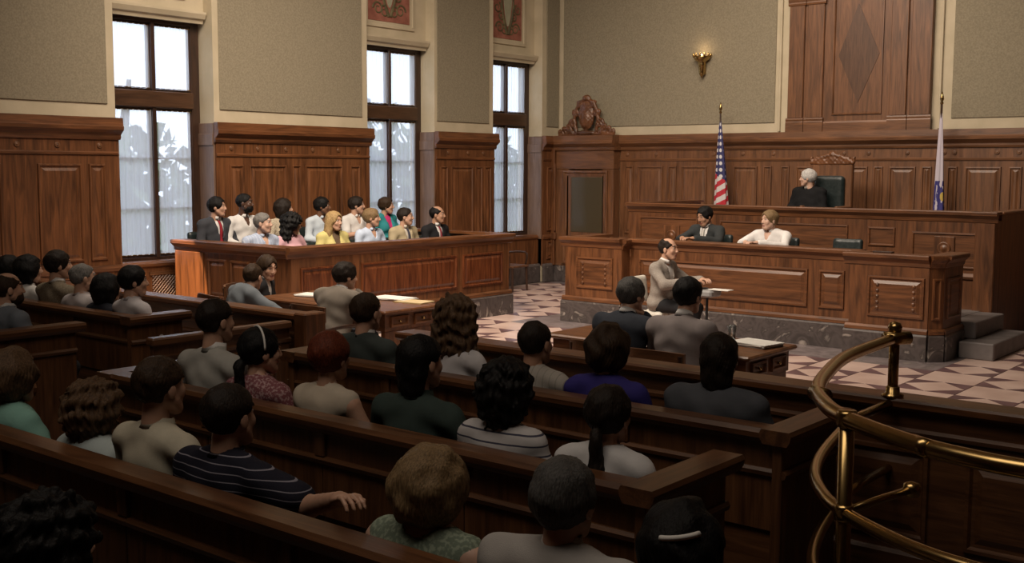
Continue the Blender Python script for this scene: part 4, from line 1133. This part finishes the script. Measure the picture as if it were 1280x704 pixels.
    if (jk and kind != 'robe') or neck == 'v':
        d = .70 if jk else .90; vw = .052 if jk else .034
        for k in range(7):
            t = k / 6; Gm.cut(C_(J(0, .06, d + (1.0 - d) * t), J(0, .34, d + (1.0 - d) * t - .02), .012 + vw * t), 0)
    Gm.f = np.maximum(Gm.f, (.455 - Z))
    a, b, _ = Gm.polys()
    o = link({'jacket': 'jacket', 'robe': 'robe', 'blazer': 'jacket'}.get(kind, 'shirt'), npmesh('garment', a, b, [cm])); o.parent = root; gar = o
    # collars
    def ring(z0, h, r, mat, nm, gap=.35, flare=.012, th=.006):
        m = MB(); n_ = 28; v = []
        for i in range(n_ + 1):
            th_ = math.pi / 2 + gap / 2 + (2 * math.pi - gap) * i / n_; x, y = math.cos(th_), math.sin(th_)
            dip = .028 * (y + 1) / 2
            for (dr, dz) in ((flare, 0), (0, h), (th * -1, h * .9), (flare - th, 0)):
                v.append(J((r + dr) * x, (r + dr) * y * 1.02 + .004 + .02 * (dz / .05), z0 + dz - dip))
        f = [(4 * i + k, 4 * i + (k + 1) % 4, 4 * i + 4 + (k + 1) % 4, 4 * i + 4 + k) for i in range(n_) for k in range(4)] + [(3, 2, 1, 0), (4 * n_, 4 * n_ + 1, 4 * n_ + 2, 4 * n_ + 3)]
        o = m.add(v, f).build(nm, mat, None, True); o.parent = gar
    if collar and neck != 'wide':
        rr = .057 if not fem else .051
        if jk:
            ring(1.034, .044, rr, cloth(shirt) if kind != 'robe' else M['white'], 'collar'); ring(1.026, .034, rr + .006, cm, 'lapel_collar', 2.2, .012, .008)
        else: ring(1.022, .040, rr, cm, 'collar', .5, .020, .008)
    if tie:
        zs_ = np.linspace(1.0, .66, 12); v = []
        for i, z in enumerate(zs_):
            yy = np.linspace(.02, .30, 57); p = np.array([J(0, y, z) for y in yy]); d = np.full(57, 9.0)
            for q, k in T:
                d = np.minimum(d, ev(q, p[:, 0], p[:, 1], p[:, 2]))
            io = np.nonzero(d < 0)[0]; y = (yy[io[-1]] if len(io) else .08) + .016
            wd = .018 + .020 * (i / 11) if i > 0 else .022
            v += [J(-wd, y, z), J(0, y + .007, z), J(wd, y, z), J(0, y - .01, z)]
        f = [(4 * i + k, 4 * i + 4 + k, 4 * i + 4 + (k + 1) % 4, 4 * i + (k + 1) % 4) for i in range(11) for k in range(4)] + [(0, 1, 2, 3), (47, 46, 45, 44)]
        o = MB().add(v, f).build('tie', cloth(tie), None, True); o.parent = root
    if extra: extra(root, lambda p: np.array(p) * hs @ HR.T + Hc, J)
    return root

G_ = 'jurors in the jury box'
def jur(u, v, row, **k):
    X_, fl_ = ((-11.30, .27), (-12.24, .42))[row]
    h = at_x(u, v, X_)
    return h, fl_
WHT = (.62, .60, .58)
def juror(label, u, v, row, **kw):
    h, fl_ = jur(u, v, row)
    y = max(h[1], JY0 + .40)
    kw.setdefault('yaw', -88); kw.setdefault('hyaw', 45); kw.setdefault('fine', False); kw.setdefault('lean', 2); kw.setdefault('arms', ('lap', 'lap'))
    if 'z' in kw: h = (h[0], h[1], kw.pop('z'))
    r = person(label, (h[0], y, h[2]), floor=fl_, group=G_, **kw)
    chair('jury', h[0] - .10, y, fl_, math.radians(-90), 'dark padded jury chair under ' + label.split(' in ')[0].replace('juror, ', 'the '), 'jury chairs')
juror('young juror in a charcoal suit and red tie', 252, 246, 1, hair=('full', 'black'), top=('jacket', (.045, .047, .055)), tie=(.28, .02, .03), shirt=WHT, hyaw=38)
juror('bearded juror in a white shirt', 306, 242, 1, skin='dark', hair=('crop', 'black'), top=('shirt', WHT), beard='full', neck='v', wide=1.08, hyaw=35)
juror('dark haired woman juror in a cream blouse', 355, 248, 1, fem=True, hair=('bob', 'dark'), top=('shirt', (.46, .40, .30), 'floral', (.30, .24, .18)), hyaw=50)
juror('curly haired juror in a pale blue shirt', 403, 246, 1, skin='brown', hair=('full', 'black'), top=('shirt', (.50, .56, .62)), neck='v', hyaw=40)
juror('moustached juror in a white shirt with folded arms', 446, 245, 1, hair=('full', 'dark'), top=('shirt', WHT), beard='moustache', arms=('cross', 'cross'), sleeves='short', neck='v', hyaw=42)
juror('woman juror in a teal jacket over a magenta top', 483, 246, 1, fem=True, hair=('full', 'brown'), top=('jacket', (.03, .22, .24)), shirt=(.50, .04, .16), collar=False, hyaw=42)
juror('grey haired juror in a light blue shirt', 316, 266, 0, hair=('short', 'grey'), top=('shirt', (.36, .42, .55), 'vstripe', (.5, .55, .65)), hyaw=30, skin='pale', neck='v', wide=1.1)
juror('woman juror with long black curls in a pink top', 365, 266, 0, fem=True, skin='brown', hair=('longcurly', 'black'), top=('shirt', (.58, .34, .38)), hyaw=35, hpitch=8)
juror('blonde woman juror in a yellow jacket', 418, 264, 0, fem=True, hair=('long', 'blonde'), top=('jacket', (.58, .50, .20)), shirt=(.12, .08, .05), hyaw=15, yaw=-96, collar=False)
juror('blond juror in a sky blue shirt', 465, 260, 0, hair=('full', 'dblonde'), top=('shirt', (.48, .56, .70)), neck='v', hyaw=38)
juror('juror in a tan suit and dark tie', 507, 259, 0, hair=('short', 'dark'), top=('jacket', (.40, .33, .21)), shirt=(.55, .50, .42), tie=(.05, .05, .07), hyaw=36)
juror('bald juror in a black suit', 547, 258, 0, hair=('bald', 'black'), top=('jacket', (.014, .014, .016)), shirt=WHT, tie=(.22, .04, .05), hyaw=28, skin='tan')

# bench
def hd(u, v, y): return at_y(u, v, y)
def badge(root, HT, Jf):
    m = MB().box(-.03, .03, -.004, .004, -.04, .04, .003); o = m.build('shoulder_patch', cloth((.06, .06, .12))); o.parent = root
    o.location = tuple(Jf(-.235, .03, .90)); o.rotation_euler = (0, 0, math.radians(70))
person('white haired judge in a black robe', hd(1010, 211, 15.72), 168, floor=.85, hyaw=-62, lean=2, hair=('full', 'white'), skin='pale', top=('robe', (.008, .008, .009)), shirt=WHT, wide=1.1, arms=('lap', 'lap'), fine=False)
person('dark suited clerk looking down at the lower bench', hd(881, 258, 13.35), 178, floor=.38, hpitch=18, hyaw=-14, lean=8, hair=('full', 'black'), skin='tan', top=('jacket', (.030, .033, .034)), shirt=WHT, tie=(.55, .52, .48), arms=('desk', 'desk'), fine=False)
chair('leather', hd(881, 258, 13.35)[0], 13.5, .38, math.pi, 'dark leather chair under the clerk')
person('blond officer in a white uniform shirt on the bench', hd(962, 262, 13.3), 176, floor=.38, hyaw=-22, lean=4, hair=('full', 'dblonde'), skin='pale', top=('shirt', (.68, .66, .65)), neck='v', arms=('desk', 'desk'), wide=1.12, fine=False, extra=badge)
chair('leather', hd(962, 262, 13.3)[0], 13.5, .38, math.pi, 'dark leather chair under the uniformed officer')
rp = hd(836, 298, 11.25)
person('balding court reporter in a grey check suit', rp, -86, hyaw=4, lean=6, hair=('bald', 'dark'), top=('jacket', (.22, .19, .165), 'tweed', (.30, .27, .24)), shirt=WHT, arms=('table', 'table'), legs=(.02, .02, .022))
chair('white', rp[0] - .16, rp[1], 0, math.radians(-90), 'off white padded chair of the court reporter')

# counsel tables
def counsel(label, u, v, y, lean, cy=None, cx=None, ch=None, **kw):
    h = hd(u, v, y); r = person(label, h, kw.pop('yaw', 0), lean=lean, **kw)
    a = r.rotation_euler.z; p = r.location
    chair('wood', p.x - .02 * math.sin(-a), p.y - .02 * math.cos(a), 0, a, ch)
counsel('lawyer in a dark navy suit, hand at chin, by the bar side table', 790, 345, 7.05, 14, hair=('full', 'saltpepper'), top=('jacket', (.028, .032, .042)), shirt=WHT, arms=('chin', 'table'), hyaw=-12, hpitch=6, wide=1.02, ch='wooden armchair of the lawyer in dark navy')
counsel('black haired lawyer in a light grey suit', 861, 345, 6.98, 12, hair=('full', 'black'), top=('jacket', (.22, .19, .185)), shirt=WHT, arms=('table', 'table'), hyaw=-4, hpitch=4, wide=1.06, ch='wooden armchair of the lawyer in light grey')
counsel('lawyer in a taupe suit at the table by the jury', 432, 326, 7.12, 17, hair=('full', 'dark'), top=('jacket', (.17, .145, .12)), shirt=WHT, arms=('chin', 'table'), hyaw=-16, hpitch=6, wide=1.12, ch='wooden armchair of the lawyer in taupe')
counsel('man in a slate blue suit leaning with an outstretched arm', 316, 328, 7.05, 20, hair=('short', 'brown'), top=('jacket', (.125, .14, .155)), shirt=WHT, arms=('reach', 'lap'), hyaw=30, hpitch=14, yaw=-12, ch='wooden armchair of the man in slate blue')
counsel('man in a black suit whispering beside the slate blue suit', 334, 318, 7.55, 10, hair=('full', 'brown'), top=('jacket', (.018, .018, .02)), shirt=WHT, arms=('lap', 'lap'), yaw=-60, hyaw=-30, hpitch=12, ch='wooden armchair of the man in black')

# gallery
GR = 'spectators in the gallery'
def spec(label, u, v, y, **kw):
    kw.setdefault('lean', -3); kw.setdefault('hyaw', 8)
    return person(label, hd(u, v, y), kw.pop('yaw', 3), group=GR, **kw)
# pew directly behind the bar
y3 = 5.0
spec('man in a dark green grey suit with short brown hair', 458, 365, y3, hair=('short', 'brown'), top=('jacket', (.045, .055, .052)), shirt=WHT, hyaw=4)
spec('woman with a big cloud of curly brown hair, white top', 571, 369, y3, fem=True, hair=('longcurly', 'lbrown'), top=('shirt', (.55, .53, .54)), hyaw=14)
spec('balding man in a pale checked shirt', 670, 402, y3, hair=('crop', 'dark'), top=('shirt', (.36, .33, .29), 'vstripe', (.26, .24, .21)), hyaw=-2, skin='tan')
spec('woman with short brown hair in a royal blue jacket', 762, 405, y3, fem=True, hair=('wave', 'brown'), top=('shirt', (.035, .028, .17)), hyaw=2, wide=1.1)
spec('man with dark collar length hair in a grey jacket', 900, 416, y3, hair=('mullet', 'dark'), top=('jacket', (.075, .08, .092)), shirt=WHT, hyaw=14, wide=1.05)
# second pew
y2 = 3.80
spec('young man in a light grey suit with cropped dark hair', 270, 373, y2, hair=('short', 'dark'), top=('jacket', (.36, .35, .32)), shirt=WHT, hyaw=-6, hs=1.0)
def headband(root, HT, Jf):
    pts = [HT((.091 * math.cos(t), -.018, .032 + .106 * math.sin(t))) for t in np.linspace(-.1, math.pi + .1, 22)]
    o = MB().tube(pts, .006, 6).build('headband', M['paper'], None, True); o.parent = next(c for c in root.children if c.name.startswith('hair'))
spec('woman with a white headband in a maroon print dress', 326, 409, y2, fem=True, hair=('pony', 'black'), top=('shirt', (.20, .07, .08), 'floral', (.40, .26, .26)), hyaw=-18, extra=headband)
spec('red haired woman in a cream vest', 413, 414, y2, fem=True, hair=('full', 'red'), top=('shirt', (.50, .43, .34)), sleeves='none', hyaw=6, neck='crew', collar=False)
spec('man with slick black hair in a dark green shirt', 527, 418, y2, hair=('mullet', 'black'), top=('shirt', (.035, .052, .046)), hyaw=-10, wide=1.08)
spec('woman with full black curls in a white sweater with dark stripes', 633, 448, y2, fem=True, hair=('curly', 'black'), top=('shirt', (.52, .50, .50), 'hstripe', (.06, .06, .09)), hyaw=14, collar=False)
spec('woman with a long dark ponytail in a white blouse', 762, 480, y2, fem=True, hair=('pony', 'dark'), top=('shirt', (.58, .57, .57)), hyaw=6)
# third pew
y1 = 2.66
spec('woman with brown hair in a mint green shirt', 15, 436, y1, fem=True, hair=('wave', 'lbrown'), top=('shirt', (.22, .42, .36)), hyaw=-2)
spec('woman with tousled light brown curls in a pale blue top', 120, 474, y1, fem=True, hair=('curly', 'lbrown'), top=('shirt', (.40, .46, .46)), hyaw=-14, hs=1.0)
spec('young man in a cream sweater', 200, 444, y1, hair=('short', 'brown'), top=('shirt', (.50, .46, .36)), hyaw=0)
spec('man in a dark navy polo with thin pale stripes', 287, 478, y1, hair=('short', 'dark'), top=('shirt', (.012, .012, .022), 'thinstripe', (.22, .21, .25)), sleeves='short', hyaw=4, arms=('rail', 'lap'), wide=1.08)
def earring(root, HT, Jf):
    m = MB().lathe([(.002, -.008), (.007, -.004), (.007, .004), (.002, .008)], tuple(HT((.084, -.005, -.045))), 10); o = m.build('earring', M['paper'], None, True); o.parent = root
spec('older blonde woman in a green floral sleeveless top', 541, 557, y1, fem=True, hair=('bouffant', 'dblonde'), top=('shirt', (.16, .20, .15), 'floral', (.28, .33, .25)), sleeves='none', hyaw=0, skin='pale', neck='wide', collar=False, extra=earring, wide=1.15)
spec('older man with salt and pepper hair in a pale grey jacket', 707, 573, y1, hair=('full', 'saltpepper'), top=('jacket', (.38, .36, .34)), shirt=WHT, hyaw=6, wide=1.1)
def clip(root, HT, Jf):
    pts = [HT((x, -.022 - .129 * math.sqrt(max(.01, 1 - ((.05 + .15 * x) / .119) ** 2 - (x / .107) ** 2)), .08 + .15 * x)) for x in np.linspace(-.05, .05, 9)]
    o = MB().tube(pts, .008, 6).build('hair_clip', M['paper'], None, True); o.parent = next(c for c in root.children if c.name.startswith('hair'))
spec('dark haired woman with a silver hair clip', 852, 624, y1, fem=True, hair=('wave', 'black'), top=('shirt', (.03, .03, .035)), hyaw=26, extra=clip)
# rear pew
spec('viewer with dark curly hair on the rearmost pew', 60, 617, 1.48, hair=('curly', 'black'), top=('shirt', (.05, .05, .06)), hyaw=-10)
# window side pews
yl_ = 5.22
spec('dark haired man at the wall end of the window side pew', 12, 319, yl_, hair=('full', 'black'), top=('jacket', (.05, .05, .055)), fine=False)
spec('dark haired woman in a white blouse on the window side pew', 36, 319, yl_, fem=True, hair=('bob', 'black'), top=('shirt', (.55, .53, .50)), hyaw=-18, fine=False)
spec('man in a brown tweed jacket', 73, 313, yl_, hair=('full', 'dark'), top=('jacket', (.15, .12, .08), 'tweed', (.24, .20, .15)), shirt=WHT, hyaw=-22, fine=False)
spec('grey haired man in a pale shirt on the window side pew', 104, 330, yl_, hair=('crop', 'grey'), top=('shirt', (.48, .44, .44)), hyaw=-18, fine=False)
spec('small dark haired person between two pale shirts', 134, 342, yl_, fem=True, hair=('bob', 'black'), top=('shirt', (.02, .022, .03)), hyaw=-8, fine=False)
spec('dark haired man in a white shirt at the pew end panel', 167, 332, yl_, wide=.82, hair=('full', 'black'), top=('shirt', (.50, .47, .48)), hyaw=-28, fine=False)
spec('balding man with a beard in a slate blue jacket', 10, 342, 4.2, hair=('bald', 'brown'), beard='full', top=('jacket', (.16, .18, .21)), shirt=WHT, hyaw=-16)
# ------------------------------------------------------------------ flags, lamp, papers
def uvcloth(name, fn, nu, nv, mat, parent):
    v = [fn(i / nu, j / nv) for j in range(nv + 1) for i in range(nu + 1)]
    f = [(j * (nu + 1) + i, j * (nu + 1) + i + 1, (j + 1) * (nu + 1) + i + 1, (j + 1) * (nu + 1) + i) for j in range(nv) for i in range(nu)]
    me = mesh(name, v, f, True); uv = me.uv_layers.new(name='uv')
    for p in me.polygons:
        for li in p.loop_indices:
            k = me.loops[li].vertex_index; uv.data[li].uv = ((k % (nu + 1)) / nu, (k // (nu + 1)) / nv)
    return link(name, me, mat, parent)
def flag_mat(kind):
    m, nt, b = nmat('flag_' + kind); L = nt.links.new; uv = N(nt, 'ShaderNodeUVMap'); sp = N(nt, 'ShaderNodeSeparateXYZ'); L(uv.outputs[0], sp.inputs[0])
    def mt(op, a, c=None):
        n = N(nt, 'ShaderNodeMath', operation=op)
        for i, q in enumerate((a, c)):
            if q is None: continue
            if isinstance(q, (int, float)): n.inputs[i].default_value = q
            else: L(q, n.inputs[i])
        return n.outputs[0]
    def mixc(f, a, c):
        n = N(nt, 'ShaderNodeMix', data_type='RGBA'); L(f, n.inputs[0])
        for i, q in ((6, a), (7, c)):
            if isinstance(q, tuple): n.inputs[i].default_value = (*q, 1)
            else: L(q, n.inputs[i])
        return n.outputs[2]
    U, V = sp.outputs['X'], sp.outputs['Y']
    if kind == 'stars':
        w = mt('FRACT', mt('MULTIPLY', mt('ADD', V, mt('MULTIPLY', U, .22)), 9.0))
        col = mixc(mt('LESS_THAN', w, .5), (.56, .52, .52), (.42, .015, .03))
        du = mt('SUBTRACT', mt('FRACT', mt('MULTIPLY', U, 5.0)), .5)
        row = mt('MULTIPLY', V, 15.0); dv = mt('SUBTRACT', mt('FRACT', row), .5)
        r2 = mt('ADD', mt('MULTIPLY', du, du), mt('MULTIPLY', dv, dv))
        can = mixc(mt('LESS_THAN', r2, .085), (.022, .022, .10), (.58, .56, .58))
        edge = mt('LESS_THAN', mt('ADD', V, mt('MULTIPLY', U, -.18)), .53)
        col = mixc(edge, col, can)
    else:
        n = N(nt, 'ShaderNodeTexNoise'); n.inputs['Scale'].default_value = 9; L(uv.outputs[0], n.inputs['Vector'])
        band = mt('MULTIPLY', mt('GREATER_THAN', V, .60), mt('LESS_THAN', V, .92))
        blue = mt('MULTIPLY', band, mt('GREATER_THAN', n.outputs['Fac'], .46))
        col = mixc(blue, (.52, .47, .54), (.035, .03, .17))
        du = mt('SUBTRACT', U, .4); dv = mt('MULTIPLY', mt('SUBTRACT', V, .74), .7)
        r2 = mt('ADD', mt('MULTIPLY', du, du), mt('MULTIPLY', mt('MULTIPLY', dv, dv), 10.0))
        col = mixc(mt('LESS_THAN', r2, .008), col, (.48, .34, .07))
    L(col, b.inputs['Base Color']); b.inputs['Roughness'].default_value = .7
    return m
def flag(x, y, z0, ztop, zbot, w0, w1, kind, label, lean=0.0):
    r = thing('flag_on_pole', (x, y, z0), label, 'flag')
    MB().tube([(x, y, z0 + .04), (x + lean, y, ztop)], .014, 10).build('pole', M['frame'], r)
    MB().lathe([(.17, 0), (.17, .03), (.06, .05), (.03, .08), (.018, .16)], (x, y, z0), 20).build('stand', M['brass'], r, True)
    MB().lathe([(.012, 0), (.026, .02), (.014, .05), (.03, .08), (.022, .12), (.003, .19)], (x + lean, y, ztop), 12).build('finial', M['brass'], r, True)
    def fn(u, v):
        z = (ztop - .12) + (zbot - ztop + .12) * v; w = w0 + (w1 - w0) * (v ** .8)
        a = u * 2 * math.pi; xx = x + lean * (z - z0) / (ztop - z0)
        rr = 1 + .16 * math.sin(5 * a + 2 * v) * min(1, v * 3)
        return (xx + .02 * v - w * .5 * math.cos(a) * rr, y + w * .32 * math.sin(a) * rr * -1, z)
    uvcloth('cloth', fn, 48, 40, flag_mat(kind), r)
flag(-9.09, 16.6, .85, 3.02, 1.30, .03, .26, 'stars', 'striped flag with stars draped on its pole', -.05)
flag(-5.55, 16.6, .85, 3.05, 1.30, .03, .16, 'state', 'white flag with a blue emblem draped on its pole')

# wall lamp
wx, wy, wz = -9.70, YB + .012, 3.68
sl = thing('wall_sconce', (wx, wy, wz), 'small gilt wall sconce glowing above the starred flag', 'wall lamp')
MB().lathe([(.004, -.03), (.016, -.02), (.014, 0), (.03, .012), (.045, .03), (.05, .06), (.058, .17), (.072, .20), (.062, .225), (.075, .24), (.125, .275), (.145, .30), (.15, .325), (.135, .33), (.06, .27), (.004, .26)], (wx, wy - .075, wz), 24).build('bowl', M['brass'], sl, True)
MB().box(wx - .045, wx + .045, wy - .05, wy, wz + .03, wz + .30, .01).build('back_plate', M['brass'], sl)
for k in range(12):
    a = 2 * math.pi * (k + .5) / 12
    MB().tube([(wx + .14 * math.cos(a), wy - .075 + .14 * math.sin(a), wz + .32), (wx + .155 * math.cos(a), wy - .075 + .155 * math.sin(a), wz + .36), (wx + .145 * math.cos(a), wy - .075 + .145 * math.sin(a), wz + .385)], [.02, .016, .004], 6).build('leaf_tip', M['brass'], sl, True)
M['bulb'] = plain('lamp_bulb', (.8, .7, .5), .5, 0, ((1.0, .72, .40), 2.0))
MB().lathe([(.004, -.03), (.025, -.02), (.03, 0), (.025, .02), (.004, .03)], (wx, wy - .10, wz + .34), 12).build('bulb', M['bulb'], sl, True)
pl = bpy.data.lights.new('sconce_light', 'POINT'); pl.energy = 1.3; pl.color = (1.0, .72, .42); pl.shadow_soft_size = .04
po = bpy.data.objects.new('sconce_light', pl); COL.objects.link(po); po.location = (wx, wy - .14, wz + .44)

# papers on the tables
def sheets(name, u, v, z, w, d, hgt, rot, mat, label, cat, n=3):
    p = at_z(u, v, z); r = thing(name, (p[0], p[1], z), label, cat)
    R = random.Random(int(u))
    for i in range(n):
        o = MB().box(-w / 2, w / 2, -d / 2, d / 2, 0, hgt / n - .0006).build('sheet', mat); o.parent = r
        o.location = (R.uniform(-.012, .012), R.uniform(-.012, .012), hgt / n * i + .0005); o.rotation_euler.z = R.uniform(-.09, .09)
    r.rotation_euler.z = rot
sheets('paper_stack', 391, 370, .76, .30, .24, .02, .2, M['paper'], 'white paper stack beside the lawyer in taupe', 'paper')
sheets('open_file', 492, 374, .76, .42, .26, .02, .15, M['paper'], 'open white file on the table by the jury', 'paper')
sheets('manila_folder', 516, 378, .76, .34, .24, .012, .15, M['manila'], 'manila folder at the table corner by the jury', 'folder', 2)
sheets('paper_pile', 944, 432, .76, .34, .26, .03, -.2, M['paper'], 'thick white paper pile on the bar side table', 'paper', 5)
sheets('legal_pad', 822, 414, .76, .22, .30, .015, .5, M['yellow'], 'pale yellow legal pad between the two lawyers', 'paper', 2)
sheets('note_sheet', 826, 412, .76, .20, .26, .006, -.3, M['paper'], 'loose white note sheet beside the yellow pad', 'paper', 1)
# water glass
g = (-4.22, 7.93); wg = thing('water_glass', (g[0], g[1], .76), 'clear water glass near the thick paper pile', 'glass')
M['tumbler'] = plain('tumbler_glass', (.9, .9, .9), .05); M['tumbler'].node_tree.nodes['Principled BSDF'].inputs['Transmission Weight'].default_value = .95
MB().lathe([(.028, 0), (.036, .11), (.033, .11), (.026, .008), (.001, .008)], (g[0], g[1], .762), 18).build('tumbler', M['tumbler'], wg, True)
# stenotype on its stand
sx, sy = rp[0] + .52, rp[1]
sm = thing('stenotype', (sx, sy, 0), 'grey stenotype on a stand before the court reporter', 'machine')
MB().tube([(sx, sy, .04), (sx, sy, .66)], .016, 10).build('stand_pole', M['black'], sm)
for k in range(3):
    a = k * 2 * math.pi / 3; MB().tube([(sx, sy, .05), (sx + .2 * math.cos(a), sy + .2 * math.sin(a), .012)], .012, 8).build('stand_leg', M['black'], sm)
MB().box(sx - .12, sx + .12, sy - .13, sy + .13, .66, .74, .02).build('case', M['grey'], sm)
for k in range(8): MB().box(sx - .10, sx - .04, sy - .105 + .027 * k, sy - .085 + .027 * k, .74, .752, .003).build('key', M['black'], sm)
MB().box(sx + .05, sx + .30, sy - .07, sy + .07, .745, .752).build('paper_tape', M['paper'], sm)
# small book on the bench ledge
bk = at_z(1106, 318, 1.17); b_ = thing('bench_book', (-4.75, 12.47, 1.17), 'thin dark book lying on the end pod of the lower bench', 'book')
MB().box(-4.86, -4.64, 12.42, 12.50, 1.17, 1.19, .003).build('cover', M['frame'], b_)

# ------------------------------------------------------------------ trees outside the windows
def tree_mat():
    m, nt, b = nmat('leaves'); L = nt.links.new; g_ = N(nt, 'ShaderNodeNewGeometry'); n = N(nt, 'ShaderNodeTexNoise'); n.inputs['Scale'].default_value = 3
    L(g_.outputs['Position'], n.inputs['Vector']); r = ramp(nt, [(.3, (.03, .06, .015)), (.7, (.12, .18, .05))]); L(n.outputs['Fac'], r.inputs['Fac']); L(r.outputs[0], b.inputs['Base Color']); return m
lm = tree_mat(); bm_ = mottled('bark', (.04, .03, .02), (.08, .06, .045), 12, .9, .4)
for k, (tx, ty, tz, lab) in enumerate([(-17.5, 10.9, 1.0, 'leafy tree outside the window beside the gallery'), (-18.0, 17.0, 1.5, 'leafy tree outside the window behind the jury'), (-18.0, 21.5, 1.0, 'leafy tree outside the corner window')]):
    t = thing('garden_tree', (tx, ty, -.5), lab, 'tree', 'garden trees outside')
    MB().tube([(tx, ty, -.5), (tx + .1, ty + .1, 1.0), (tx, ty - .1, 2.6), (tx + .1, ty, 3.6)], [.18, .14, .1, .04], 8).build('trunk', bm_, t)
    rs = np.random.RandomState(k + 5); n = 900
    u = rs.normal(size=(n, 3)); u /= np.linalg.norm(u, axis=1)[:, None]
    c = u * (rs.rand(n, 1) ** .45) * [1.3, 1.6, 1.9] + [tx, ty, tz]
    a = rs.normal(size=(n, 3)) * .11; b2 = rs.normal(size=(n, 3)) * .11
    v = np.concatenate([c - a, c - b2, c + a, c + b2]); q = np.stack([np.arange(n), np.arange(n) + n, np.arange(n) + 2 * n, np.arange(n) + 3 * n], 1)
    o = link('crown', npmesh('crown', v, q, [lm], None, False), None, t); o['kind'] = 'stuff'
struct(MB().box(-40, XW - .6, -15, 40, -.7, -.5).build('ground_outside', mottled('lawn', (.05, .08, .02), (.09, .12, .04), 3)), 'lawn outside the windows')
